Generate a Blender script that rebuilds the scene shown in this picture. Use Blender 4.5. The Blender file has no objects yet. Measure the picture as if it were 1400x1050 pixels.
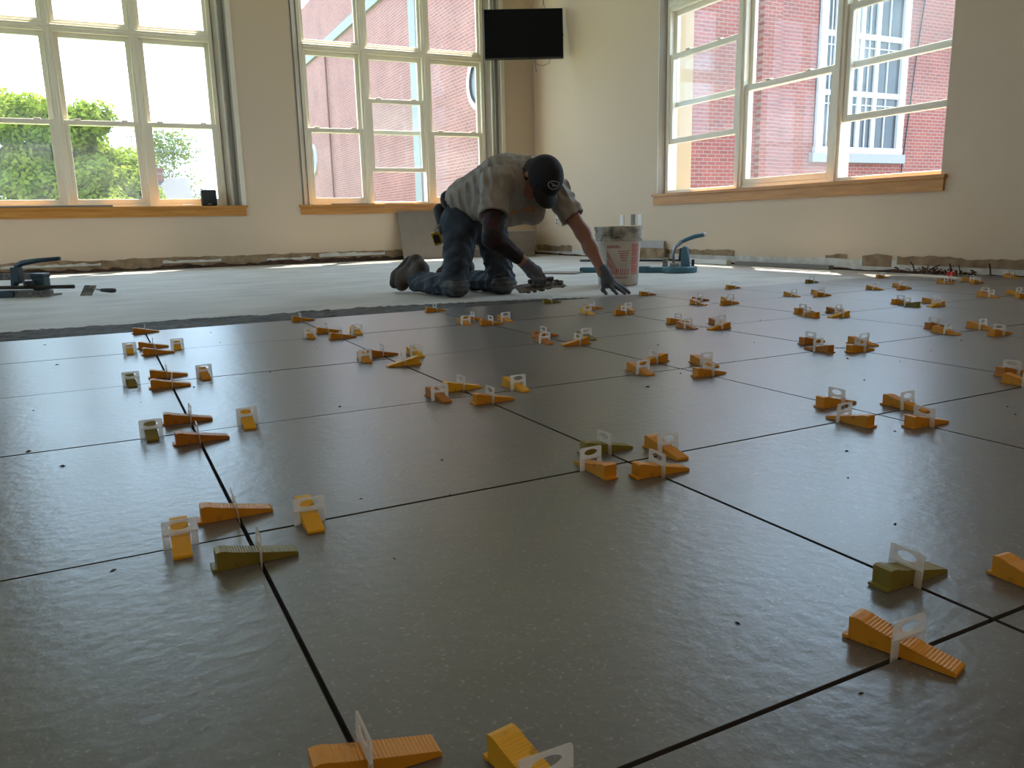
import bpy, bmesh, math, random
import numpy as np
from mathutils import Vector, Matrix

random.seed(7)
rng = np.random.default_rng(11)
sc = bpy.context.scene
COL = sc.collection

# ------------------------------------------------------------------ camera, sky, sun, exposure
cam = bpy.data.cameras.new('camera')
cam.sensor_width = 36.0
cam.lens = 36.0 * 1076.02 / 1400.0
cam.clip_start = 0.02
cam.clip_end = 400
cam_ob = bpy.data.objects.new('camera', cam)
COL.objects.link(cam_ob)
cam_ob.matrix_world = (Matrix.Translation((0.48657, -0.40670, 0.39253))
                       @ Matrix.Rotation(math.radians(-25.99674), 4, 'Z')
                       @ Matrix.Rotation(math.radians(78.44847), 4, 'X')
                       @ Matrix.Rotation(math.radians(-1.281486), 4, 'Z'))
sc.camera = cam_ob

sc.view_settings.view_transform = 'Standard'
sc.view_settings.look = 'None'
sc.view_settings.gamma = 1.0
sc.view_settings.use_curve_mapping = False
sc.view_settings.exposure = 0.98

world = bpy.data.worlds.new('world')
sc.world = world
world.use_nodes = True
wn = world.node_tree
wn.nodes.clear()
w_out = wn.nodes.new('ShaderNodeOutputWorld')
w_bg = wn.nodes.new('ShaderNodeBackground')
w_tc = wn.nodes.new('ShaderNodeTexCoord')
w_sx = wn.nodes.new('ShaderNodeSeparateXYZ')
w_rp = wn.nodes.new('ShaderNodeValToRGB')
w_rp.color_ramp.elements[0].position = 0.0
w_rp.color_ramp.elements[0].color = (0.57, 0.775, 1.0, 1)
w_rp.color_ramp.elements[1].position = 0.75
w_rp.color_ramp.elements[1].color = (0.52, 0.735, 1.0, 1)
wn.links.new(w_tc.outputs['Generated'], w_sx.inputs[0])
wn.links.new(w_sx.outputs['Z'], w_rp.inputs[0])
wn.links.new(w_rp.outputs[0], w_bg.inputs['Color'])
w_bg.inputs['Strength'].default_value = 3.1
wn.links.new(w_bg.outputs[0], w_out.inputs[0])

sun = bpy.data.lights.new('sun', 'SUN')
sun.energy = 11.0
sun.angle = math.radians(0.6)
sun.color = (1.0, 0.95, 0.86)
sun_ob = bpy.data.objects.new('sun', sun)
COL.objects.link(sun_ob)
sun_ob.rotation_euler = Vector((0.26, 0.32, 1.0)).to_track_quat('Z', 'Y').to_euler()
sun_ob.location = (6, 12, 30)

# ------------------------------------------------------------------ helpers
def tag(o, label=None, cat=None, group=None, kind=None):
    if label: o['label'] = label
    if cat: o['category'] = cat
    if group: o['group'] = group
    if kind: o['kind'] = kind
    return o

def empty(name, loc=(0, 0, 0), rz=0.0):
    o = bpy.data.objects.new(name, None)
    o.empty_display_size = 0.05
    COL.objects.link(o)
    o.location = loc
    o.rotation_euler = (0, 0, rz)
    return o

def link(name, me, m, parent=None, loc=None, rot=None):
    o = bpy.data.objects.new(name, me)
    COL.objects.link(o)
    if m is not None and len(me.materials) == 0:
        me.materials.append(m)
    if parent is not None: o.parent = parent
    if loc is not None: o.location = loc
    if rot is not None: o.rotation_euler = rot
    return o

class MB:
    def __init__(self): self.v = []; self.f = []
    def add(self, vs, fs):
        n = len(self.v)
        self.v += [tuple(float(c) for c in p) for p in vs]
        self.f += [tuple(i + n for i in q) for q in fs]
        return self
    def box(self, lo, hi, mp=None):
        x0, y0, z0 = lo; x1, y1, z1 = hi
        vs = [(x0,y0,z0),(x1,y0,z0),(x1,y1,z0),(x0,y1,z0),(x0,y0,z1),(x1,y0,z1),(x1,y1,z1),(x0,y1,z1)]
        if mp: vs = [mp(*p) for p in vs]
        return self.add(vs, [(0,3,2,1),(4,5,6,7),(0,1,5,4),(1,2,6,5),(2,3,7,6),(3,0,4,7)])
    def prism(self, poly, z0, z1, mp=None):
        n = len(poly)
        vs = [(a, b, z0) for a, b in poly] + [(a, b, z1) for a, b in poly]
        if mp: vs = [mp(*p) for p in vs]
        fs = [tuple(range(n - 1, -1, -1)), tuple(range(n, 2 * n))]
        fs += [(i, (i + 1) % n, n + (i + 1) % n, n + i) for i in range(n)]
        return self.add(vs, fs)
    def tube(self, pts, rad, seg=10, cap=True):
        pts = [Vector(p) for p in pts]
        rads = rad if isinstance(rad, (list, tuple)) else [rad] * len(pts)
        vs = []; fs = []
        prev = None
        for i, p in enumerate(pts):
            if i == 0: t = pts[1] - p
            elif i == len(pts) - 1: t = p - pts[i - 1]
            else: t = (pts[i + 1] - p).normalized() + (p - pts[i - 1]).normalized()
            t.normalize()
            if prev is None:
                a = t.orthogonal().normalized()
            else:
                a = (prev - t * prev.dot(t))
                a = a.normalized() if a.length > 1e-6 else t.orthogonal().normalized()
            prev = a
            b = t.cross(a)
            for k in range(seg):
                an = 2 * math.pi * k / seg
                vs.append(p + (a * math.cos(an) + b * math.sin(an)) * rads[i])
        for i in range(len(pts) - 1):
            for k in range(seg):
                k2 = (k + 1) % seg
                fs.append((i * seg + k, i * seg + k2, (i + 1) * seg + k2, (i + 1) * seg + k))
        if cap:
            fs.append(tuple(range(seg - 1, -1, -1)))
            fs.append(tuple((len(pts) - 1) * seg + k for k in range(seg)))
        return self.add(vs, fs)
    def lathe(self, prof, c=(0, 0, 0), seg=32):
        vs = []; fs = []
        for r, z in prof:
            for k in range(seg):
                a = 2 * math.pi * k / seg
                vs.append((c[0] + r * math.cos(a), c[1] + r * math.sin(a), c[2] + z))
        for i in range(len(prof) - 1):
            for k in range(seg):
                k2 = (k + 1) % seg
                fs.append((i * seg + k, i * seg + k2, (i + 1) * seg + k2, (i + 1) * seg + k))
        return self.add(vs, fs)
    def mesh(self, name, smooth=False, bevel=0.0, fix=True):
        me = bpy.data.meshes.new(name)
        me.from_pydata(self.v, [], self.f)
        bm = bmesh.new(); bm.from_mesh(me)
        if fix: bmesh.ops.recalc_face_normals(bm, faces=bm.faces)
        if bevel > 0:
            es = [e for e in bm.edges if len(e.link_faces) == 2 and e.calc_face_angle(0) > 0.6]
            bmesh.ops.bevel(bm, geom=es, offset=bevel, segments=1, affect='EDGES', clamp_overlap=True)
        bm.to_mesh(me); bm.free()
        if smooth:
            me.polygons.foreach_set('use_smooth', [True] * len(me.polygons))
        me.update()
        return me
    def build(self, name, m, parent=None, smooth=False, bevel=0.0, loc=None, rot=None, fix=True):
        return link(name, self.mesh(name, smooth, bevel, fix), m, parent, loc, rot)

# ------------------------------------------------------------------ materials
def new_mat(name):
    m = bpy.data.materials.new(name)
    m.use_nodes = True
    nt = m.node_tree
    b = nt.nodes['Principled BSDF']
    return m, nt, b

def N(nt, kind, **kw):
    n = nt.nodes.new(kind)
    for k, v in kw.items():
        if k in n.inputs: n.inputs[k].default_value = v
        else: setattr(n, k, v)
    return n

def mat(name, col, rough=0.6, metal=0.0, var=0.12, scale=8.0, bump=0.0, bscale=60.0, spec=0.5, trans=0.0):
    m, nt, b = new_mat(name)
    tc = N(nt, 'ShaderNodeTexCoord')
    no = N(nt, 'ShaderNodeTexNoise', Scale=scale, Detail=5.0)
    nt.links.new(tc.outputs['Object'], no.inputs['Vector'])
    mx = N(nt, 'ShaderNodeMix', data_type='RGBA')
    c1 = tuple(max(0, c * (1 - var)) for c in col) + (1,)
    c2 = tuple(min(1, c * (1 + var)) for c in col) + (1,)
    mx.inputs[6].default_value = c1; mx.inputs[7].default_value = c2
    nt.links.new(no.outputs['Fac'], mx.inputs[0])
    nt.links.new(mx.outputs[2], b.inputs['Base Color'])
    b.inputs['Roughness'].default_value = rough
    b.inputs['Metallic'].default_value = metal
    b.inputs['Specular IOR Level'].default_value = spec
    if bump > 0:
        n2 = N(nt, 'ShaderNodeTexNoise', Scale=bscale, Detail=4.0)
        nt.links.new(tc.outputs['Object'], n2.inputs['Vector'])
        bp = N(nt, 'ShaderNodeBump', Strength=bump, Distance=0.01)
        nt.links.new(n2.outputs['Fac'], bp.inputs['Height'])
        nt.links.new(bp.outputs[0], b.inputs['Normal'])
    return m

def two_tone(name, ca, cb, scale, lo, hi, rough=0.7, bump=0.2, bscale=80, detail=6.0, stretch=(1, 1, 1)):
    m, nt, b = new_mat(name)
    tc = N(nt, 'ShaderNodeTexCoord')
    mp = N(nt, 'ShaderNodeMapping'); mp.inputs['Scale'].default_value = stretch
    nt.links.new(tc.outputs['Object'], mp.inputs[0])
    no = N(nt, 'ShaderNodeTexNoise', Scale=scale, Detail=detail)
    nt.links.new(mp.outputs[0], no.inputs['Vector'])
    rp = N(nt, 'ShaderNodeValToRGB')
    rp.color_ramp.elements[0].position = lo; rp.color_ramp.elements[0].color = (*ca, 1)
    rp.color_ramp.elements[1].position = hi; rp.color_ramp.elements[1].color = (*cb, 1)
    nt.links.new(no.outputs['Fac'], rp.inputs[0])
    nt.links.new(rp.outputs[0], b.inputs['Base Color'])
    b.inputs['Roughness'].default_value = rough
    n2 = N(nt, 'ShaderNodeTexNoise', Scale=bscale, Detail=4.0)
    nt.links.new(tc.outputs['Object'], n2.inputs['Vector'])
    bp = N(nt, 'ShaderNodeBump', Strength=bump, Distance=0.01)
    nt.links.new(n2.outputs['Fac'], bp.inputs['Height'])
    nt.links.new(bp.outputs[0], b.inputs['Normal'])
    return m

def tile_material():
    m, nt, b = new_mat('porcelain_tile')
    tc = N(nt, 'ShaderNodeTexCoord'); oi = N(nt, 'ShaderNodeObjectInfo')
    ad = N(nt, 'ShaderNodeVectorMath', operation='MULTIPLY_ADD')
    cb = N(nt, 'ShaderNodeCombineXYZ')
    for i in range(3): nt.links.new(oi.outputs['Random'], cb.inputs[i])
    nt.links.new(cb.outputs[0], ad.inputs[0]); ad.inputs[1].default_value = (37, 53, 11)
    nt.links.new(tc.outputs['Object'], ad.inputs[2])
    V = ad.outputs[0]
    n1 = N(nt, 'ShaderNodeTexNoise', Scale=4.0, Detail=7.0, Roughness=0.62)
    n2 = N(nt, 'ShaderNodeTexNoise', Scale=210.0, Detail=3.0)
    n3 = N(nt, 'ShaderNodeTexNoise', Scale=9.0, Detail=6.0, Roughness=0.7, Distortion=0.8)
    n4 = N(nt, 'ShaderNodeTexNoise', Scale=55.0, Detail=4.0)
    for n in (n1, n2, n3, n4): nt.links.new(V, n.inputs['Vector'])
    rp = N(nt, 'ShaderNodeValToRGB')
    rp.color_ramp.elements[0].position = 0.30; rp.color_ramp.elements[0].color = (0.078, 0.075, 0.072, 1)
    rp.color_ramp.elements[1].position = 0.72; rp.color_ramp.elements[1].color = (0.120, 0.115, 0.110, 1)
    nt.links.new(n1.outputs['Fac'], rp.inputs[0])
    # light mineral flecks
    r2 = N(nt, 'ShaderNodeValToRGB')
    r2.color_ramp.elements[0].position = 0.60; r2.color_ramp.elements[1].position = 0.78
    nt.links.new(n2.outputs['Fac'], r2.inputs[0])
    mx = N(nt, 'ShaderNodeMix', data_type='RGBA')
    nt.links.new(r2.outputs[0], mx.inputs[0])
    nt.links.new(rp.outputs[0], mx.inputs[6]); mx.inputs[7].default_value = (0.26, 0.255, 0.25, 1)
    # dark mortar smears
    r3 = N(nt, 'ShaderNodeValToRGB')
    r3.color_ramp.elements[0].position = 0.68; r3.color_ramp.elements[1].position = 0.82
    nt.links.new(n3.outputs['Fac'], r3.inputs[0])
    mu = N(nt, 'ShaderNodeMath', operation='MULTIPLY'); mu.inputs[1].default_value = 0.55
    nt.links.new(r3.outputs[0], mu.inputs[0])
    m2 = N(nt, 'ShaderNodeMix', data_type='RGBA')
    nt.links.new(mu.outputs[0], m2.inputs[0]); nt.links.new(mx.outputs[2], m2.inputs[6])
    m2.inputs[7].default_value = (0.06, 0.058, 0.055, 1)
    nt.links.new(m2.outputs[2], b.inputs['Base Color'])
    rr = N(nt, 'ShaderNodeMapRange'); rr.inputs['To Min'].default_value = 0.28; rr.inputs['To Max'].default_value = 0.35
    nt.links.new(n1.outputs['Fac'], rr.inputs['Value'])
    nt.links.new(rr.outputs[0], b.inputs['Roughness'])
    b.inputs['Specular IOR Level'].default_value = 1.0; b.inputs['IOR'].default_value = 1.6
    bp = N(nt, 'ShaderNodeBump', Strength=0.25, Distance=0.003)
    nt.links.new(n4.outputs['Fac'], bp.inputs['Height'])
    nt.links.new(bp.outputs[0], b.inputs['Normal'])
    return m

def glass_material(name, haze):
    m = bpy.data.materials.new(name); m.use_nodes = True
    nt = m.node_tree; nt.nodes.clear()
    out = N(nt, 'ShaderNodeOutputMaterial')
    tr = N(nt, 'ShaderNodeBsdfTransparent'); tr.inputs[0].default_value = (0.97, 0.985, 0.98, 1)
    gl = N(nt, 'ShaderNodeBsdfGlossy'); gl.inputs['Roughness'].default_value = 0.03
    lw = N(nt, 'ShaderNodeLayerWeight'); pw = N(nt, 'ShaderNodeMath', operation='POWER'); pw.inputs[1].default_value = 5.0
    nt.links.new(lw.outputs['Facing'], pw.inputs[0])
    fr = N(nt, 'ShaderNodeMath', operation='MULTIPLY_ADD'); fr.inputs[1].default_value = 0.7; fr.inputs[2].default_value = 0.012
    nt.links.new(pw.outputs[0], fr.inputs[0])
    di = N(nt, 'ShaderNodeBsdfTranslucent'); di.inputs[0].default_value = (0.92, 0.92, 0.9, 1)
    tc = N(nt, 'ShaderNodeTexCoord'); no = N(nt, 'ShaderNodeTexNoise', Scale=3.0, Detail=5.0)
    nt.links.new(tc.outputs['Object'], no.inputs['Vector'])
    mr = N(nt, 'ShaderNodeMapRange'); mr.inputs['From Min'].default_value = 0.3; mr.inputs['From Max'].default_value = 0.7
    mr.inputs['To Min'].default_value = haze * 0.5; mr.inputs['To Max'].default_value = haze * 1.5
    nt.links.new(no.outputs['Fac'], mr.inputs['Value'])
    m1 = N(nt, 'ShaderNodeMixShader'); m2 = N(nt, 'ShaderNodeMixShader')
    nt.links.new(mr.outputs[0], m1.inputs[0]); nt.links.new(tr.outputs[0], m1.inputs[1]); nt.links.new(di.outputs[0], m1.inputs[2])
    nt.links.new(fr.outputs[0], m2.inputs[0]); nt.links.new(m1.outputs[0], m2.inputs[1]); nt.links.new(gl.outputs[0], m2.inputs[2])
    nt.links.new(m2.outputs[0], out.inputs[0])
    return m

def clip_material():
    m = bpy.data.materials.new('clear_plastic'); m.use_nodes = True
    nt = m.node_tree; nt.nodes.clear()
    out = N(nt, 'ShaderNodeOutputMaterial')
    tr = N(nt, 'ShaderNodeBsdfTransparent'); tr.inputs[0].default_value = (0.95, 0.95, 0.95, 1)
    di = N(nt, 'ShaderNodeBsdfPrincipled'); di.inputs['Base Color'].default_value = (0.86, 0.85, 0.82, 1)
    di.inputs['Roughness'].default_value = 0.25
    tl = N(nt, 'ShaderNodeBsdfTranslucent'); tl.inputs[0].default_value = (0.92, 0.91, 0.88, 1)
    a = N(nt, 'ShaderNodeMixShader'); a.inputs[0].default_value = 0.5
    nt.links.new(di.outputs[0], a.inputs[1]); nt.links.new(tl.outputs[0], a.inputs[2])
    tc = N(nt, 'ShaderNodeTexCoord'); no = N(nt, 'ShaderNodeTexNoise', Scale=120.0)
    nt.links.new(tc.outputs['Object'], no.inputs['Vector'])
    mr = N(nt, 'ShaderNodeMapRange'); mr.inputs['To Min'].default_value = 0.46; mr.inputs['To Max'].default_value = 0.62
    nt.links.new(no.outputs['Fac'], mr.inputs['Value'])
    b = N(nt, 'ShaderNodeMixShader')
    nt.links.new(mr.outputs[0], b.inputs[0]); nt.links.new(tr.outputs[0], b.inputs[1]); nt.links.new(a.outputs[0], b.inputs[2])
    nt.links.new(b.outputs[0], out.inputs[0])
    return m

def brick_material(name, ca, cb, mortar, axis):
    """axis: which two object axes run along the wall (u) and up (v)"""
    m, nt, b = new_mat(name)
    tc = N(nt, 'ShaderNodeTexCoord'); sx = N(nt, 'ShaderNodeSeparateXYZ'); cb_ = N(nt, 'ShaderNodeCombineXYZ')
    nt.links.new(tc.outputs['Object'], sx.inputs[0])
    nt.links.new(sx.outputs[axis], cb_.inputs[0]); nt.links.new(sx.outputs['Z'], cb_.inputs[1])
    br = N(nt, 'ShaderNodeTexBrick')
    br.inputs['Color1'].default_value = (*ca, 1); br.inputs['Color2'].default_value = (*cb, 1)
    br.inputs['Mortar'].default_value = (*mortar, 1)
    br.inputs['Scale'].default_value = 1.0
    br.inputs['Brick Width'].default_value = 0.215; br.inputs['Row Height'].default_value = 0.076
    br.inputs['Mortar Size'].default_value = 0.009; br.inputs['Bias'].default_value = -0.1
    nt.links.new(cb_.outputs[0], br.inputs['Vector'])
    no = N(nt, 'ShaderNodeTexNoise', Scale=0.9, Detail=6.0)
    nt.links.new(tc.outputs['Object'], no.inputs['Vector'])
    mx = N(nt, 'ShaderNodeMix', data_type='RGBA', blend_type='MULTIPLY')
    rp = N(nt, 'ShaderNodeValToRGB')
    rp.color_ramp.elements[0].position = 0.3; rp.color_ramp.elements[0].color = (0.78, 0.76, 0.78, 1)
    rp.color_ramp.elements[1].position = 0.7; rp.color_ramp.elements[1].color = (1.0, 1.0, 1.0, 1)
    nt.links.new(no.outputs['Fac'], rp.inputs[0])
    mx.inputs[0].default_value = 1.0
    nt.links.new(br.outputs['Color'], mx.inputs[6]); nt.links.new(rp.outputs[0], mx.inputs[7])
    nt.links.new(mx.outputs[2], b.inputs['Base Color'])
    b.inputs['Roughness'].default_value = 0.85
    bp = N(nt, 'ShaderNodeBump', Strength=0.5, Distance=0.01); bp.invert = True
    nt.links.new(br.outputs['Fac'], bp.inputs['Height']); nt.links.new(bp.outputs[0], b.inputs['Normal'])
    return m

M = {}
M['wall'] = mat('wall_paint', (0.67, 0.515, 0.362), 0.75, var=0.03, scale=1.5, bump=0.03, bscale=150)
M['ceiling'] = mat('ceiling_paint', (0.72, 0.70, 0.66), 0.9, var=0.03)
M['slab'] = two_tone('concrete_slab', (0.42, 0.385, 0.345), (0.57, 0.53, 0.48), 2.2, 0.3, 0.7, 0.7, 0.08, 40, stretch=(1, 1.6, 1))
M['tile'] = tile_material()
M['tile_box'] = mat('tile_carton', (0.24, 0.195, 0.16), 0.7, var=0.15)
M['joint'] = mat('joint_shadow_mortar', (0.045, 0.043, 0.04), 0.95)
M['mortar'] = two_tone('wet_mortar', (0.042, 0.040, 0.038), (0.105, 0.100, 0.094), 30, 0.3, 0.7, 0.75, 0.5, 120)
M['frame'] = mat('cream_window_frame', (0.88, 0.79, 0.62), 0.45, var=0.03)
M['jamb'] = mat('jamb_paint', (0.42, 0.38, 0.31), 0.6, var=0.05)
M['jamb_dark'] = mat('shade_track_bronze', (0.20, 0.175, 0.14), 0.5, var=0.05)
M['jamb_cream'] = mat('jamb_cream_paint', (0.82, 0.73, 0.58), 0.5, var=0.03)
M['glass'] = glass_material('window_glass', 0.010)
M['glass_hazy'] = glass_material('window_glass_dusty', 0.018)
M['wood'] = two_tone('oak_sill', (0.46, 0.185, 0.035), (0.62, 0.29, 0.065), 3.0, 0.3, 0.7, 0.4, 0.05, 60, stretch=(1, 1, 14))
M['base_brown'] = two_tone('torn_plaster_brown', (0.20, 0.12, 0.06), (0.36, 0.25, 0.15), 9, 0.35, 0.65, 0.9, 0.4, 50)
M['base_dark'] = two_tone('wall_gap_dark', (0.035, 0.018, 0.01), (0.10, 0.05, 0.03), 14, 0.3, 0.7, 0.95, 0.4, 50)
M['base_white'] = two_tone('old_plaster_white', (0.50, 0.47, 0.42), (0.72, 0.69, 0.63), 12, 0.3, 0.7, 0.9, 0.3, 50)
M['black'] = mat('black_plastic', (0.012, 0.012, 0.013), 0.35)
M['screen'] = mat('black_screen', (0.003, 0.003, 0.004), 0.5, spec=0.15)
M['cable'] = mat('grey_cable', (0.25, 0.23, 0.2), 0.6)
M['white_plastic'] = mat('white_plastic', (0.78, 0.76, 0.71), 0.4, var=0.03)
M['outlet_dark'] = mat('outlet_grey', (0.19, 0.17, 0.145), 0.5)
M['steel'] = mat('steel', (0.42, 0.41, 0.39), 0.35, 0.8)
M['dirty_steel'] = two_tone('mortared_steel', (0.07, 0.065, 0.06), (0.25, 0.23, 0.2), 40, 0.3, 0.7, 0.7, 0.6, 90)
M['teal'] = mat('teal_paint', (0.055, 0.15, 0.20), 0.4, var=0.1)
M['teal_dark'] = mat('dark_teal_paint', (0.02, 0.05, 0.065), 0.4, var=0.1)
M['rail'] = mat('chrome_rail', (0.30, 0.31, 0.32), 0.3, 0.7)
M['rail_dark'] = mat('blackened_rail', (0.05, 0.048, 0.045), 0.5, 0.3)
M['rubber'] = mat('black_rubber', (0.02, 0.02, 0.02), 0.7)
M['bucket'] = two_tone('white_bucket_plastic', (0.50, 0.48, 0.42), (0.66, 0.64, 0.57), 8, 0.3, 0.7, 0.45, 0.1, 60)
M['bucket_rim'] = two_tone('mortar_stained_rim', (0.16, 0.15, 0.13), (0.55, 0.53, 0.47), 14, 0.34, 0.56, 0.7, 0.4, 60)
M['red_print'] = mat('red_print', (0.42, 0.05, 0.07), 0.5)
M['pink_print'] = mat('faded_red_print', (0.62, 0.22, 0.20), 0.5)
M['clip'] = clip_material()
for key, c in dict(o=(0.60, 0.265, 0.012), y=(0.70, 0.38, 0.010), v=(0.20, 0.165, 0.02), d=(0.44, 0.165, 0.012), r=(0.48, 0.18, 0.03)).items():
    M['wedge_' + key] = two_tone('wedge_plastic_' + {'o': 'orange', 'y': 'yellow', 'v': 'olive', 'd': 'dark_orange', 'r': 'reddish'}[key],
                                 tuple(x * 0.55 for x in c), c, 60, 0.28, 0.42, 0.45, 0.05, 200)
M['red_spacer'] = mat('red_spacer', (0.5, 0.03, 0.02), 0.4)
M['brick_f'] = brick_material('brick_red', (0.27, 0.066, 0.043), (0.20, 0.052, 0.038), (0.27, 0.17, 0.13), 'X')
M['brick_a'] = brick_material('brick_pink', (0.34, 0.11, 0.085), (0.26, 0.085, 0.068), (0.38, 0.22, 0.18), 'Y')
M['stone'] = mat('pale_stone', (0.25, 0.235, 0.22), 0.8, var=0.08)
M['white_paint'] = mat('white_paint', (0.42, 0.40, 0.385), 0.5, var=0.03)
M['dark_glass'] = mat('dark_window_glass', (0.045, 0.048, 0.048), 0.25, var=0.5, scale=2.5)
M['cream_ext'] = mat('cream_render', (0.40, 0.27, 0.14), 0.7, var=0.08, scale=3)
M['roof'] = two_tone('grey_shingles', (0.026, 0.027, 0.030), (0.042, 0.044, 0.048), 6, 0.3, 0.7, 0.8, 0.3, 30)
M['bark'] = mat('bark', (0.16, 0.12, 0.09), 0.9, var=0.3)
M['grass'] = two_tone('lawn', (0.10, 0.17, 0.04), (0.24, 0.30, 0.10), 0.6, 0.3, 0.7, 0.9, 0.2, 10)
M['asphalt'] = mat('asphalt', (0.20, 0.20, 0.20), 0.9)
M['chimney'] = mat('chimney_brick', (0.16, 0.06, 0.05), 0.9, var=0.2)
M['wire'] = mat('power_line', (0.10, 0.12, 0.13), 0.8)

def leaf_mat(name, ca, cb):
    m = bpy.data.materials.new(name); m.use_nodes = True
    nt = m.node_tree; nt.nodes.clear()
    out = N(nt, 'ShaderNodeOutputMaterial')
    tc = N(nt, 'ShaderNodeTexCoord'); no = N(nt, 'ShaderNodeTexNoise', Scale=1.3, Detail=6.0)
    nt.links.new(tc.outputs['Object'], no.inputs['Vector'])
    rp = N(nt, 'ShaderNodeValToRGB')
    rp.color_ramp.elements[0].position = 0.35; rp.color_ramp.elements[0].color = (*ca, 1)
    rp.color_ramp.elements[1].position = 0.65; rp.color_ramp.elements[1].color = (*cb, 1)
    nt.links.new(no.outputs['Fac'], rp.inputs[0])
    d = N(nt, 'ShaderNodeBsdfDiffuse'); t = N(nt, 'ShaderNodeBsdfTranslucent')
    nt.links.new(rp.outputs[0], d.inputs[0]); nt.links.new(rp.outputs[0], t.inputs[0])
    mx = N(nt, 'ShaderNodeMixShader'); mx.inputs[0].default_value = 0.5
    nt.links.new(d.outputs[0], mx.inputs[1]); nt.links.new(t.outputs[0], mx.inputs[2])
    nt.links.new(mx.outputs[0], out.inputs[0])
    return m
M['leaf'] = leaf_mat('maple_leaves', (0.15, 0.21, 0.022), (0.29, 0.33, 0.05))
M['leaf_pale'] = leaf_mat('pale_leaves', (0.14, 0.17, 0.05), (0.22, 0.23, 0.08))

# ------------------------------------------------------------------ room shell
XR, YB, ZS = 5.5, 9.04, -0.018        # right wall, back wall, bare slab level
XL, YN, ZC = -4.2, -5.0, 3.75         # left wall, near wall, ceiling
TW = 0.34                             # wall thickness

floor = MB().box((XL, YN, -0.25), (XR, YB, ZS)).build('floor', M['slab'])
tag(floor, 'pale grey concrete slab floor half covered with large tiles', 'floor', kind='structure')

# tiles: children of the floor, 610 mm pitch, grid turned a little against the walls
TH = math.radians(1.254965)
PITCH = 0.61
def grid(u, v, z=0.0):
    x, y = u * PITCH, v * PITCH
    return (x * math.cos(TH) - y * math.sin(TH), x * math.sin(TH) + y * math.cos(TH), z)
JOINT = 0.0048
hs = (PITCH - JOINT) / 2
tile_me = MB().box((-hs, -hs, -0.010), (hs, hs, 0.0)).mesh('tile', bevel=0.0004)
tile_me.materials.append(M['tile']); tile_me.materials.append(M['joint'])       # thinset tone on the sides, darkened to paint in joint shade
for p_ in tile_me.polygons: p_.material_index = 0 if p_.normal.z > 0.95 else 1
for v in range(-3, 5):
    for u in range(-4, 9):
        o = link('tile', tile_me, None, floor, grid(u + 0.5, v + 0.5, random.uniform(-0.0003, 0.0003)), (0, 0, TH))
bed = MB()
a0, a1, b0, b1 = -4.0, 9.0, -3.0, 5.0
bed.add([grid(a0, b0, -0.0175), grid(a1, b0, -0.0175), grid(a1, b1 - 0.006, -0.0175), grid(a0, b1 - 0.006, -0.0175),
         grid(a0, b0, -0.0095), grid(a1, b0, -0.0095), grid(a1, b1 - 0.006, -0.0095), grid(a0, b1 - 0.006, -0.0095)],
        [(0, 3, 2, 1), (4, 5, 6, 7), (0, 1, 5, 4), (1, 2, 6, 5), (2, 3, 7, 6), (3, 0, 4, 7)])
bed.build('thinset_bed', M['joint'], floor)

# windows: along-wall spans at the frame (lo, hi) and at the inner wall face
Z_SILL, Z_TOP = 0.655, 3.42
W1 = dict(lo=-0.74, hi=1.64, ilo=-0.88, ihi=1.785, mull=(0.075, 0.86))
W2 = dict(lo=2.56, hi=4.87, ilo=2.46, ihi=5.035, mull=(3.305, 4.085))
W3 = dict(lo=3.10, hi=6.345, ilo=3.22, ihi=6.385, mull=(4.19, 5.275))

wb = MB()
def wall_with(mb, a0, a1, wins, mp):
    edges = [a0]
    for w in wins: edges += [w['ilo'], w['ihi']]
    edges.append(a1)
    for i in range(0, len(edges), 2):
        mb.box((edges[i], 0, -0.25), (edges[i + 1], TW, ZC), mp)
    for w in wins:
        mb.box((w['ilo'], 0, -0.25), (w['ihi'], TW, Z_SILL - 0.03), mp)
        mb.box((w['ilo'], 0, Z_TOP), (w['ihi'], TW, ZC), mp)
back_mp = lambda a, d, z: (a, YB + d, z)
right_mp = lambda a, d, z: (XR + d, a, z)
left_mp = lambda a, d, z: (XL - d, a, z)
wall_with(wb, XL - TW, XR + TW, [W1, W2], back_mp)
tag(wb.build('wall_back', M['wall']), 'beige painted back wall with two tall windows', 'wall', kind='structure')
wr = MB(); wall_with(wr, YN, YB, [W3], right_mp)
tag(wr.build('wall_right', M['wall']), 'beige painted right wall with a wide window', 'wall', kind='structure')
W4 = dict(lo=4.2, hi=7.0, ilo=4.1, ihi=7.1, mull=(5.13, 6.06))  # out-of-view window added to let more daylight into the room
wl = MB(); wall_with(wl, YN, YB, [W4], left_mp)
tag(wl.build('wall_left', M['wall']), 'beige painted left wall', 'wall', kind='structure')
tag(MB().box((XL - TW, YN - TW, -0.25), (XR + TW, YN, ZC)).build('wall_near', M['wall']), 'beige wall behind the viewer', 'wall', kind='structure')
tag(MB().box((XL - TW, YN - TW, ZC), (XR + TW, YB + TW, ZC + 0.2)).build('ceiling', M['ceiling']), 'plain white ceiling', 'ceiling', kind='structure')

def pane(root, mp, a0, a1, z0, z1, d, hazy):
    MB().box((a0, d - 0.002, z0), (a1, d + 0.002, z1), mp).build('pane', M['glass_hazy' if hazy else 'glass'], root)

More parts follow.
